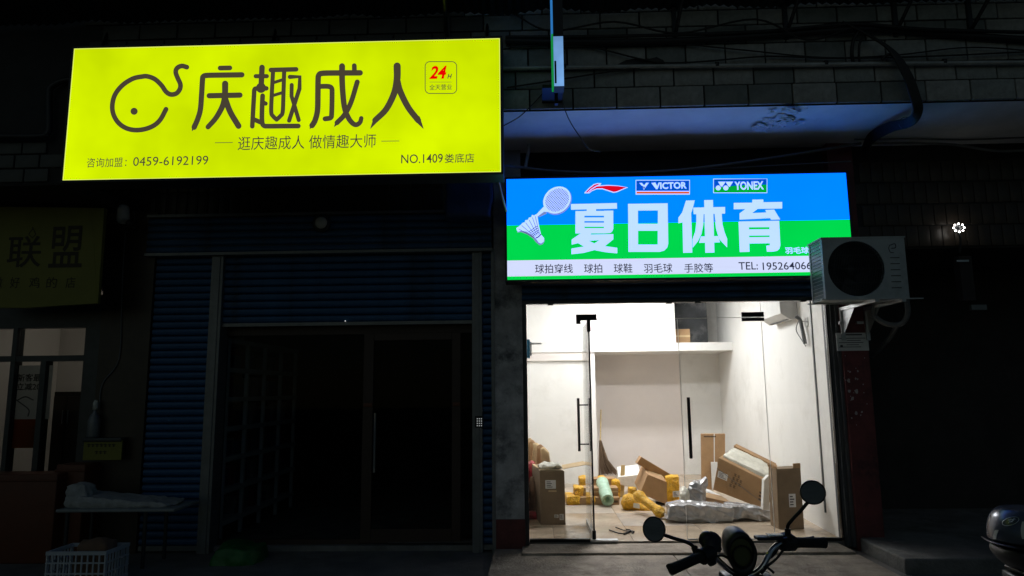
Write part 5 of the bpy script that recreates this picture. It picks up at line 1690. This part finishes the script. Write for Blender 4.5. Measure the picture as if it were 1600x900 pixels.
stroke(mb, [(1391, 383), (1398, 381), (1399, 387), (1393, 388)], 1.4, YA, .0025)
build('maker_mark', mb, M['frame_dark'], oc)
# brackets
bk = thing('wall_bracket', 'pale steel brackets carrying the outdoor air conditioner on the pier', 'bracket', (ax0 + .3, -0.12, az0 - .3))
for px_ in (1314, 1352):
    x = P(px_, 480, -0.13).x
    o = build('arm', MB().box((x - .018, YA - .05, az0 - .035), (x + .018, -0.121, az0 - .002)), M['aluminium'], bk)
    build('upright', MB().box((x - .018, -0.15, az0 - .34), (x + .018, -0.1215, az0 - .036)), M['aluminium'], bk)
    build('gusset', MB().prismx([(-0.151, az0 - .036), (-0.42, az0 - .036), (-0.151, az0 - .28)], x - .003, x + .003), M['aluminium'], bk)
build('rail', MB().box((ax0 - .06, YA - .052, az0 - .012), (ax1 + .1, YA - .02, az0 - .003)).box((ax0 - .06, YA + ad - .05, az0 - .014), (ax1 + .02, YA + ad - .02, az0 - .003)), M['aluminium'], bk)
hp = MB()
hp.tube(catmull([P(1416, 465, -.5), P(1418, 490, -.45), P(1408, 506, -.4), P(1385, 506, -.35), P(1366, 493, -.3), P(1368, 475, -.35), P(1378, 470, -.42)]), .026, 10)
hp.tube(catmull([P(1402, 507, -.4), P(1392, 525, -.2), P(1375, 545, .1), P(1362, 556, .3)]), .024, 10)
tag(build('refrigerant_hose', hp, M['cable_grey']), 'looped grey insulated hose hanging under the outdoor air conditioner', 'hose')
# notice on the red pier
no = thing('paper_notice', 'white printed paper notice pasted at the top of the red pier', 'notice', P(1332, 548, -.122))
build('sheet', fbox(MB(), 1307, 520, 1357, 548, -.126, -.1215), M['paper'], no)
mb = MB()
fbox(mb, 1315, 522, 1347, 524, -.1268, -.1262)
for i in range(5):
    fbox(mb, 1311 + (i % 2) * 12, 528 + i * 3.4, 1352 - (i * 7) % 11, 529 + i * 3.4, -.1268, -.1262)
fbox(mb, 1313, 539, 1317, 543, -.1268, -.1262)
build('print', mb, M['paper_ink'], no)
for i, px_ in enumerate((1312, 1339)):
    t = build('bracket_foot', fbox(MB(), px_, 502, px_ + 11, 506, -.16, -.121), M['aluminium'], bk)

# ------------------------------------------------------------------ cables, conduit, awning
def cable(label, pts, r_, mat='cable', name='cable', cat='cable', n=8, k_=6):
    return tag(build(name, MB().tube(catmull([P(*p) for p in pts], k_), r_, n), M[mat]), label, cat)
YC = YO - .05
cable('grey metal conduit running straight along the upper tiled wall', [(785, 107, YC), (1000, 104, YC), (1200, 102, YC), (1400, 99.5, YC), (1660, 97, YC)], .021, 'conduit', 'conduit_pipe', 'pipe')
for px_ in (882, 1120, 1290, 1475):
    p = P(px_, 104 - (px_ - 882) / 80, YC)
    tag(build('pipe_clip', MB().lathe(p - Vector((.015, 0, 0)), (1, 0, 0), [(.021, 0), (.027, 0), (.027, .03), (.021, .03)], 12).box((p.x - .008, p.y, p.z - .004), (p.x + .008, YO + .02, p.z + .004)), M['frame_dark']), 'small clip holding the long conduit to the tiled wall', 'clip', 'clips along the conduit')
cable('black cable bundle sagging along the upper tiled wall', [(790, 64, YC), (900, 66, YC - .02), (1050, 64, YC), (1180, 57, YC), (1260, 51, YC), (1340, 46, YC - .03), (1400, 47, YC), (1500, 55, YC), (1660, 66, YC)], .032)
cable('second black cable lying over the sagging cable bundle', [(790, 58, YC), (950, 57, YC - .04), (1180, 50, YC - .03), (1330, 38, YC - .06), (1450, 46, YC - .05), (1660, 52, YC - .03)], .017)
cable('thin black cable below the sagging cable bundle', [(795, 74, YC), (900, 70, YC), (1000, 92, YC), (1040, 98, YC), (1100, 96, YC), (1200, 88, YC), (1300, 91, YC), (1450, 88, YC), (1660, 78, YC)], .008)
cable('thin slanting black wire under the conduit', [(792, 137, YC), (870, 125, YC), (940, 114, YC), (1000, 106, YC)], .008)
for i in range(7):
    d = (i - 3) * 1.0
    o = [(1322 + d * 2, 34 + i, YC - .06), (1352 + d * 2, 52 + d, YC - .07), (1392 + d * 2, 78 + d, YC - .08), (1415 + d * 2.0, 112, YC - .1), (1428 + d * 2.2, 145, YC - .08), (1434 + d * 2.0, 172, YC - .04), (1422 + d * 1.6, 190 + d * 1.4, -1.1), (1390 + d, 199 + d * 2, -.8), (1362 + d, 215 + d * 2, -.45), (1350 + d, 236 + d, -.12)]
    cable('black cable in the bundle bending round the edge of the overhang', o, .012)['group'] = 'cables bending round the overhang'
mb = MB()
tag(build('cable_tie', MB().lathe(P(1414, 192, -1.0), (1, .9, .5), [(.05, -.006), (.056, 0), (.05, .006)], 14), M['cable_grey']), 'pale tie round the bent cable bundle', 'cable tie')
cable('sagging grey cable between yellow sign and bent cable bundle', [(786, 257, -.5), (850, 266, -.4), (930, 270, -.35), (1030, 268, -.35), (1120, 259, -.35), (1230, 243, -.3), (1345, 224, -.25)], .016, 'cable_grey')
cable('thin grey wire sagging just above the blue sign', [(822, 263, -.4), (900, 274, -.3), (1000, 271, -.3), (1150, 262, -.3), (1330, 252, -.3)], .008, 'cable_grey')
cable('grey cable running right from the bent cable bundle', [(1362, 224, -.2), (1420, 224, -.15), (1490, 226, -.15), (1560, 236, -.15), (1640, 232, -.15)], .014, 'cable_grey')
cable('upper grey cable running right under the overhang', [(1335, 218, -.3), (1420, 217, -.25), (1520, 218, -.2), (1650, 212, -.2)], .009, 'cable_grey')
cable('thin bent wire dangling below the blade sign bracket', [(877, 152, YO - .06), (884, 175, -1.2), (893, 194, -1.2), (908, 216, -1.2), (920, 232, -1.18), (938, 237, -1.15)], .005, 'cable_grey')
cable('thin wire looping from the yellow sign to the blade sign bracket', [(786, 197, -1.3), (812, 182, -1.25), (835, 160, -1.2), (848, 146, -1.2)], .005)
cable('pale thin pipe hanging under the overhang beside the yellow sign', [(827, 219, -.3), (825, 240, -.3), (821, 262, -.35)], .018, 'conduit', 'pipe', 'pipe')
cable('pale thin pipe slanting beside the left edge of the blue sign', [(779, 283, -.9), (784, 305, -.8), (791, 330, -.6)], .012, 'conduit', 'pipe', 'pipe')
pp = [(-40, 213, YO - .05), (60, 213, YO - .05), (74, 208, YO - .05), (77, 195, YO - .05), (77, 150, YO - .05), (80, 136, YO - .05), (100, 126, YO - .03), (130, 124, YO - .02)]
cable('dark bent drain pipe on the wall left of the yellow sign', pp, .028, 'cable', 'drain_pipe', 'pipe')
cable('thin dark cable hanging slack from the awning struts', [(800, 20, YC), (860, 48, YC - .05), (960, 34, YC - .1), (1060, 52, YC - .05), (1180, 30, YC - .08), (1260, 62, YC - .06), (1330, 44, YC - .08)], .009)
cable('dark cable branching down from the cable bundle to the conduit', [(1345, 44, YC - .05), (1334, 62, YC - .04), (1331, 82, YC - .03), (1333, 97, YC)], .016)
cable('second dark cable branching down beside the first to the conduit', [(1356, 50, YC - .05), (1344, 66, YC - .04), (1342, 84, YC - .03), (1343, 97, YC)], .011)
cable('short dark cable end curling over the conduit', [(1378, 94, YC - .03), (1386, 86, YC - .05), (1398, 87, YC - .06), (1410, 96, YC - .07)], .014)
cable('slack black wire crossing under the cable bundle', [(1040, 66, YC), (1160, 78, YC), (1290, 90, YC), (1400, 86, YC), (1520, 74, YC), (1660, 84, YC)], .007)
p8 = hexpts([(960, 103, ), (1045, 101), (1028, 88), (975, 92)], YO - .04, (0, .05, 0))
tag(build('cable_coil', soft(p8, 10, .45, .02, 9, 4), M['cable']), 'dark heap of coiled cable lying on the conduit', 'cable')
# awning above
AZ = P(1000, 16, YO).z
aw = thing('corrugated_awning', 'dark corrugated metal awning high over the tiled wall', 'awning', (0, -1.6, AZ))
def corrug(xa, xb, y0, y1, z0, z1):
    n = int((xb - xa) / .04)
    vs, fs = [], []
    for i in range(n + 1):
        x = xa + (xb - xa) * i / n
        dz = .012 * (1 if i % 2 else -1)
        jag = .05 * mnoise.noise(Vector((x * 2, 0, 0)))
        vs += [(x, y0 + jag * 0, z0 + dz + jag), (x, y1, z1 + dz)]
    for i in range(n):
        fs.append((2 * i, 2 * i + 2, 2 * i + 3, 2 * i + 1))
    return MB().add(vs, fs)
build('roof_sheet', corrug(-6.5, 6.5, YO - .02, -1.75, AZ, AZ + .12), M['frame_dark'], aw)
for px_ in (700, 1052, 1225, 1396, 1512):
    x = P(px_, 30, YO).x
    build('strut', MB().box((x - .02, YO - .04, AZ - .34), (x + .02, YO + .01, AZ)).tube([(x, YO - .03, AZ - .3), (x + .02, YO - .55, AZ + .02)], .018, 6), M['frame_dark'], aw)

# LED flood lamp on the right wall
le = P(1498, 356, -.13)
ll = thing('flood_lamp', 'small bright cluster lamp glowing white on the dark right wall', 'lamp', (le.x, -.02, le.z - .3))
build('body', MB().lathe(le + Vector((0, .005, 0)), (0, 1, 0), [(.001, 0), (.035, 0), (.035, .02), (.03, .03), (.001, .04)], 20), M['frame_dark'], ll)
for i in range(8):
    a = 2 * math.pi * i / 8
    rr_ = .054
    c = le + Vector((rr_ * math.cos(a), -.004, rr_ * .8 * math.sin(a)))
    build('bulb', MB().ball(c, .0085, 8), M['led'], ll)
build('stem', MB().tube([le + Vector((0, .03, 0)), P(1501, 372, -.08), P(1500, 395, -.03)], .012, 6), M['frame_dark'], ll)
mx_ = thing('meter_box', 'small grey box with straps on the dark right wall below the lamp', 'box', P(1512, 478, -.05))
build('case', fbox(MB(), 1502, 400, 1522, 470, -.12, -.012), M['dark_wall'], mx_, bevel=.006)
build('strap', fbox(MB(), 1495, 406, 1514, 409, -.128, -.121), M['aluminium'], mx_)
build('plate', fbox(MB(), 1518, 476, 1542, 484, -.06, -.02), M['rail_grey'], mx_)

# ------------------------------------------------------------------ motorcycle in front of the shop
YM = -4.35
mc = thing('motorcycle', 'dark motorcycle with round mirrors parked facing the lit shop', 'motorcycle', (P(1160, 880, YM).x, YM - .5, 0))
def Q(x, y, d=0.0):
    return P(x, y, YM + d)
bar_c = Q(1160, 893, .02)
hb = MB()
hb.tube(catmull([Q(1098, 872, -.12), Q(1112, 866, -.08), Q(1125, 878, -.03), Q(1142, 892, .02), Q(1158, 898, .05), Q(1176, 897, .05), Q(1192, 885, .04), Q(1206, 860, .06), Q(1222, 848, .08), Q(1240, 848, .1)]), .012, 10)
build('handlebar', hb, M['chrome'], mc)
gL = build('grip', MB().tube([Q(1047, 890, -.20), Q(1053, 888, -.195), Q(1088, 873, -.14), Q(1096, 870, -.125)], [.022, .021, .019, .019], 14), M['black_rubber'], mc)
gR = build('grip', MB().tube([Q(1288, 848, .17), Q(1283, 848, .165), Q(1247, 848, .11), Q(1240, 848, .1)], [.023, .021, .02, .022], 14), M['black_rubber'], mc)
build('lever', MB().tube(catmull([Q(1092, 864, -.08), Q(1076, 872, -.09), Q(1058, 880, -.12), Q(1044, 886, -.15)]), [.008] * 18 + [.011], 8), M['black_metal'], mc)
build('lever', MB().tube(catmull([Q(1228, 842, .14), Q(1246, 843, .18), Q(1262, 842, .2), Q(1272, 840, .2)]), .008, 8), M['black_metal'], mc)
sw_ = MB()
sw_.tube([Q(1096, 870, -.12), Q(1112, 862, -.09)], [.032, .03], 12)
sw_.tube([Q(1116, 838, -.05), Q(1110, 850, -.07), Q(1113, 864, -.08)], [.03, .04, .034], 12)
sw_.ball(Q(1105, 843, -.06), .034, 8)
sw_.tube([Q(1112, 846, -.08), Q(1124, 852, -.07)], [.016, .012], 8)
sw_.tube([Q(1098, 860, -.08), Q(1126, 855, -.08)], [.012, .012], 8)
sw_.tube([Q(1110, 874, -.08), Q(1114, 882, -.08)], [.02, .016], 8)
sw_.tube([Q(1112, 836, -.07), Q(1117, 840, -.08)], [.012, .014], 8)
build('switch_gear', sw_, M['black_plastic'], mc)
sr_ = MB()
sr_.tube([Q(1222, 848, .08), Q(1238, 848, .1)], [.034, .034], 12)
sr_.tube([Q(1226, 836, .08), Q(1232, 856, .09)], [.03, .026], 10)
build('switch_gear', sr_, M['black_plastic'], mc)
rs_ = build('brake_reservoir', MB().bbox(tuple(Q(1184, 845, .06)), tuple(Q(1219, 835, .12)), .006), M['black_plastic'], mc)
build('cap', MB().bbox(tuple(Q(1202, 838, .05)), tuple(Q(1219, 833, .10)), .004), M['case_paint'], rs_)
def mirror(cx, cy, rx, ry, stem, d):
    c = Q(cx, cy, d)
    sc_ = pscale(cx, cy, YM + d)
    nrm = (CAM - c).normalized()
    nrm = (nrm + Vector((-.05 if cx < 1100 else .12, 0, -.17))).normalized()
    o = build('mirror', MB().tube(catmull([Q(*s) for s in stem]), .0075, 8), M['black_metal'], mc)
    a = nrm.orthogonal().normalized()
    up_ = Vector((0, 0, 1)) - nrm * nrm.z
    up_.normalize()
    rt = up_.cross(nrm)
    mb = MB()
    N = 28
    rings = [(1.0, .0), (1.0, -.012), (.9, -.03), (.6, -.045), (.0001, -.05)]
    vs, fs = [], []
    for r_, h_ in rings:
        for i in range(N):
            t_ = 2 * math.pi * i / N
            vs.append(c + nrm * h_ + rt * math.cos(t_) * rx * sc_ * r_ + up_ * math.sin(t_) * ry * sc_ * r_)
    for k_ in range(len(rings) - 1):
        for i in range(N):
            fs.append((k_ * N + i, k_ * N + (i + 1) % N, (k_ + 1) * N + (i + 1) % N, (k_ + 1) * N + i))
    mb.add(vs, fs, True)
    for t_ in range(N):
        pass
    build('shell', mb, M['black_plastic'], o)
    build('rim', MB().tube([c + nrm * .001 + rt * math.cos(2 * math.pi * i / N) * rx * sc_ * .97 + up_ * math.sin(2 * math.pi * i / N) * ry * sc_ * .97 for i in range(N + 1)], .003, 6, False), M['black_plastic'], o)
    gv = [c + nrm * .0015 + rt * math.cos(2 * math.pi * i / N) * rx * sc_ * .95 + up_ * math.sin(2 * math.pi * i / N) * ry * sc_ * .95 for i in range(N)]
    build('glass', MB().add(gv, [list(range(N))]), M['mirror'], o)
mirror(1022, 827, 17.3, 19, [(1038, 836, -.02), (1056, 842, -.03), (1075, 848, -.05), (1085, 856, -.07), (1090, 866, -.1)], -.03)
mirror(1270, 769.5, 19, 18.5, [(1262, 785, .07), (1252, 797, .07), (1238, 812, .07), (1231, 822, .08), (1231, 836, .08), (1231, 846, .08)], .06)
build('mirror_collar', MB().tube([Q(1231, 826, .08), Q(1231, 838, .08)], .013, 8), M['black_metal'], mc)
build('mirror_collar', MB().tube([Q(1085, 856, -.07), Q(1090, 867, -.1)], .014, 8), M['black_metal'], mc)
# instrument pod
pc_ = Q(1158, 862, .03)
pod = MB()
bmv = []
N = 28
sc_ = pscale(1158, 862, YM)
back = Vector((0, 1, .15)).normalized()
def podring(rx, ry, off, dz=0):
    c = pc_ + back * off + Vector((0, 0, dz))
    out = []
    for i in range(N):
        t_ = 2 * math.pi * i / N
        s_ = math.sin(t_)
        out.append(c + Vector((math.cos(t_) * rx * sc_ * (1 - .12 * max(0, -s_)), 0, s_ * ry * sc_ * (1.0 if s_ > 0 else 1.15))))
    return out
R_ = [podring(18, 21, -.005), podring(22, 29, -.03), podring(23, 31, .01), podring(22, 29, .08), podring(15, 20, .15), podring(.1, .1, .17)]
vs = [p for r_ in R_ for p in r_]
fs = [(k_ * N + i, k_ * N + (i + 1) % N, (k_ + 1) * N + (i + 1) % N, (k_ + 1) * N + i) for k_ in range(len(R_) - 1) for i in range(N)]
pod.add(vs, fs, True)
po_ = build('headlamp_pod', pod, M['black_plastic'], mc)
build('dial', MB().add(podring(17.5, 20.5, -.004), [list(range(N))]), M['dial'], po_)
build('dial_rim', MB().tube([p + Vector((0, -.008, 0)) for p in podring(15, 15, -.006, -.012)] + [podring(15, 15, -.006, -.012)[0] + Vector((0, -.008, 0))], .0035, 6, False), M['black_metal'], po_)
# cables on the bike
for pts in ([(1112, 872, -.06), (1128, 868, .0), (1142, 876, .05), (1152, 890, .08)], [(1218, 853, .08), (1210, 866, .05), (1196, 878, .06), (1182, 892, .08)], [(1226, 856, .06), (1214, 872, .02), (1200, 884, .02), (1190, 896, .05)], [(1196, 884, .0), (1206, 892, -.02), (1209, 895, -.02)]):
    build('control_cable', MB().tube(catmull([Q(*p) for p in pts]), .005, 6), M['black_rubber'], mc)
# yoke, fork, front wheel, tank, seat, frame, rear wheel (below the picture)
yk = Q(1166, 900, .06)
build('yoke', MB().bbox((yk.x - .1, yk.y - .05, yk.z - .03), (yk.x + .1, yk.y + .06, yk.z + .01), .012), M['black_metal'], mc)
fw = Vector((yk.x + .03, yk.y + .38, .30))
for s_ in (-.085, .085):
    build('fork_leg', MB().tube([yk + Vector((s_, .02, 0)), fw + Vector((s_, 0, 0))], .02, 10), M['chrome'], mc)
def wheel(c, r_):
    o = build('wheel', MB().lathe(c - Vector((.03, 0, 0)), (1, 0, 0), [(r_ * .72, 0), (r_ * .68, .03), (r_ * .72, .06)], 28).lathe(c - Vector((.05, 0, 0)), (1, 0, 0), [(.001, 0), (.05, 0), (.05, .1), (.001, .1)], 14), M['aluminium'], mc)
    sp = MB()
    for i in range(6):
        a = math.pi / 3 * i
        d_ = Vector((0, math.cos(a), math.sin(a)))
        sp.tube([c + d_ * .03, c + d_ * r_ * .7], .012, 6)
    build('spokes', sp, M['aluminium'], o)
    build('tyre', MB().tube([c + Vector((0, math.cos(2 * math.pi * i / 36), math.sin(2 * math.pi * i / 36))) * r_ * .85 for i in range(37)], r_ * .155, 12, False), M['black_rubber'], o)
wheel(fw, .30)
rwc = Vector((yk.x - .06, yk.y - 1.0, .30))
wheel(rwc, .30)
build('mudguard', MB().add([(fw.x + sx_ * .05, fw.y + .34 * math.cos(R(a)), fw.z + .34 * math.sin(R(a))) for a in range(20, 171, 15) for sx_ in (-1, 1)], [(2 * i, 2 * i + 1, 2 * i + 3, 2 * i + 2) for i in range(10)], True), M['case_paint'], mc)
tk = soft([Vector((yk.x + a, yk.y + b, c)) for a, b, c in ((-.13, -.55, .62), (.13, -.55, .62), (.14, -.08, .66), (-.14, -.08, .66), (-.12, -.55, .76), (.12, -.55, .76), (.13, -.08, .84), (-.13, -.08, .84))], 8, .5, 0, 1)
build('fuel_tank', tk, M['case_paint'], mc)
build('seat', soft([Vector((yk.x + a, yk.y + b, c)) for a, b, c in ((-.13, -1.25, .66), (.11, -1.25, .66), (.12, -.5, .62), (-.12, -.5, .62), (-.12, -1.25, .76), (.1, -1.25, .76), (.11, -.5, .71), (-.11, -.5, .71))], 8, .35, 0, 1), M['black_rubber'], mc)
build('engine', MB().bbox((yk.x - .14, yk.y - .62, .26), (yk.x + .14, yk.y - .2, .58), .04), M['frame_dark'], mc)
build('frame', MB().tube([yk, (yk.x, yk.y - .25, .5), (yk.x - .03, yk.y - .6, .4), rwc], .025, 8).tube([(yk.x - .03, yk.y - .6, .45), (yk.x - .05, yk.y - 1.1, .62)], .02, 8), M['black_metal'], mc)
build('side_stand', MB().tube([(yk.x - .12, yk.y - .55, .3), (yk.x - .3, yk.y - .5, 0.01)], .014, 8), M['black_metal'], mc)
# ------------------------------------------------------------------ parked scooter with a top case, right edge
YK = -3.2
s0 = P(1549, 850, YK + .22).x
s1 = s0 + .42
zk0, zk1 = P(1590, 855, YK).z, P(1590, 803, YK).z
sk = thing('scooter', 'parked scooter with a rounded dark blue grey top case', 'scooter', ((s0 + s1) / 2, YK + .2, 0))
bm = bmesh.new()
bmesh.ops.create_cube(bm, size=2)
bmesh.ops.subdivide_edges(bm, edges=bm.edges[:], cuts=14, use_grid_fill=True)
cx, cy, hw, hd, hh = (s0 + s1) / 2, YK + .19, (s1 - s0) / 2, .19, zk1 - zk0
for v in bm.verts:
    c = v.co.copy()
    t_ = (c.z + 1) / 2
    c2_ = Vector((c.x * math.sqrt(1 - c.y * c.y * .42), c.y * math.sqrt(1 - c.x * c.x * .42), c.z))
    k_ = math.sqrt(max(0.0, 1 - (t_ * .93) ** 2.6))
    v.co = Vector((cx + c2_.x * hw * (.35 + .65 * k_), cy + c2_.y * hd * (.4 + .6 * k_), zk0 + t_ * hh))
lid = MB()
lid.bm(bm, True)
tcse = build('top_case', lid, M['case_paint'], sk)
build('case_rim', soft([Vector(p) for p in ((s0 + .004, YK + .004, zk0 - .03), (s1, YK + .004, zk0 - .03), (s1, YK + .38, zk0 - .03), (s0 + .004, YK + .38, zk0 - .03), (s0 + .002, YK, zk0 - .002), (s1, YK, zk0 - .002), (s1, YK + .38, zk0 - .002), (s0 + .002, YK + .38, zk0 - .002))], 10, .6, 0), M['black_metal'], tcse)
build('case_bottom', soft([Vector(p) for p in ((s0 + .07, YK + .06, zk0 - .16), (s1 - .07, YK + .06, zk0 - .16), (s1 - .07, YK + .32, zk0 - .16), (s0 + .07, YK + .32, zk0 - .16), (s0 + .01, YK + .01, zk0 - .031), (s1 - .01, YK + .01, zk0 - .031), (s1 - .01, YK + .37, zk0 - .031), (s0 + .01, YK + .37, zk0 - .031))], 10, .6, 0), M['black_plastic'], tcse)
from mathutils.bvhtree import BVHTree
bv = BVHTree.FromPolygons([tuple(v) for v in lid.v], lid.f)
def onlid(px, py, lift=.003):
    d = ray(px, py).normalized()
    h = bv.ray_cast(CAM, d)
    if h[0] is None:
        return None
    return h[0] - d * lift
def lidpatch(name, pts, mat, n=6):
    """pts: two edge chains (left, right) in pixels, draped on the lid"""
    L_, R_c = pts
    mb = MB()
    rows_ = []
    for a, b in zip(L_, R_c):
        r_ = []
        for i in range(n + 1):
            p = onlid(a[0] + (b[0] - a[0]) * i / n, a[1] + (b[1] - a[1]) * i / n)
            r_.append(p)
        rows_.append(r_)
    for i in range(len(rows_) - 1):
        for j in range(n):
            q = [rows_[i][j], rows_[i][j + 1], rows_[i + 1][j + 1], rows_[i + 1][j]]
            if all(p is not None for p in q):
                mb.add(q, [(0, 1, 2, 3)], True)
    if mb.v:
        build(name, mb, M[mat], tcse)
ch_l = [(1549.5 + 5.0 * (1 - i / 8) ** 2, 828 + i * 2.9) for i in range(9)]
lidpatch('reflector', (ch_l, [(x + 6, y) for x, y in ch_l]), 'reflector')
ch_l = [(1597 - 2 * math.sin(math.pi * i / 8), 815 + i * 3.4) for i in range(9)]
lidpatch('reflector', (ch_l, [(x + 7, y) for x, y in ch_l]), 'reflector')
ring = MB()
pts = [onlid(1579 + 13 * math.cos(t) , 814.5 + 6.2 * math.sin(t) - 3 * math.cos(t)) for t in [2 * math.pi * i / 30 for i in range(31)]]
pts = [p for p in pts if p is not None]
if len(pts) > 10:
    ring.tube(pts, .0016, 5, False)
for a, b in (((1576, 817), (1580, 810)), ((1581, 816), (1585, 809)), ((1575, 813), (1587, 811)), ((1578, 816), (1584, 813))):
    p, q = onlid(*a), onlid(*b)
    if p is not None and q is not None:
        ring.tube([p, q], .0018, 5)
build('emblem', ring, M['aluminium'], tcse)

_first = set(o.name for o in COL.objects)
build('rack', MB().tube([(cx - .1, YK + .1, zk0 - .17), (cx - .1, YK + .45, zk0 - .17)], .012, 8).tube([(cx - .1, YK + .3, zk0 - .17), (cx + .1, YK + .3, zk0 - .17), (cx + .1, YK + .45, zk0 - .17)], .012, 8), M['black_metal'], sk)
build('tail', soft([Vector((cx + a, YK + b, c)) for a, b, c in ((-.12, .08, .42), (.12, .08, .42), (.17, 1.0, .3), (-.17, 1.0, .3), (-.14, .05, zk0 - .18), (.14, .05, zk0 - .18), (.18, .9, zk0 - .24), (-.18, .9, zk0 - .24))], 8, .3, 0), M['black_plastic'], sk)
build('seat', soft([Vector((cx + a, YK + b, c)) for a, b, c in ((-.15, .42, zk0 - .2), (.15, .42, zk0 - .2), (.13, 1.0, zk0 - .25), (-.13, 1.0, zk0 - .25), (-.14, .42, zk0 - .1), (.14, .42, zk0 - .1), (.12, 1.0, zk0 - .16), (-.12, 1.0, zk0 - .16))], 8, .3, 0), M['black_rubber'], sk)
for yy in (.3, 1.55):
    c = Vector((cx, YK + yy, .25))
    o = build('wheel', MB().lathe(c - Vector((.04, 0, 0)), (1, 0, 0), [(.001, 0), (.16, 0), (.15, .04), (.16, .08), (.001, .08)], 24), M['aluminium'], sk)
    build('tyre', MB().tube([c + Vector((0, math.cos(2 * math.pi * i / 32), math.sin(2 * math.pi * i / 32))) * .2 for i in range(33)], .05, 10, False), M['black_rubber'], o)
build('leg_shield', soft([Vector((cx + a, YK + b, c)) for a, b, c in ((-.18, 1.25, .3), (.18, 1.25, .3), (.18, 1.35, .3), (-.18, 1.35, .3), (-.2, 1.2, .85), (.2, 1.2, .85), (.2, 1.32, .85), (-.2, 1.32, .85))], 6, .3, 0), M['case_paint'], sk)
build('floorboard', MB().bbox((cx - .16, YK + .9, .28), (cx + .16, YK + 1.3, .33), .02), M['black_plastic'], sk)
build('handlebar', MB().tube([(cx - .32, YK + 1.12, .98), (cx - .1, YK + 1.22, .97), (cx + .1, YK + 1.22, .97), (cx + .32, YK + 1.12, .98)], .018, 8).tube([(cx, YK + 1.22, .97), (cx, YK + 1.3, .8)], .04, 8), M['black_plastic'], sk)

for o in list(COL.objects):                    # the scooter's nose points to the street, so its body lies in front of the case
    if o.name not in _first and o.type == 'MESH':
        off = wl(sk)
        for v in o.data.vertices:
            v.co.y = 2 * (YK + .19) - (v.co.y + off.y) - off.y
        o.data.flip_normals()
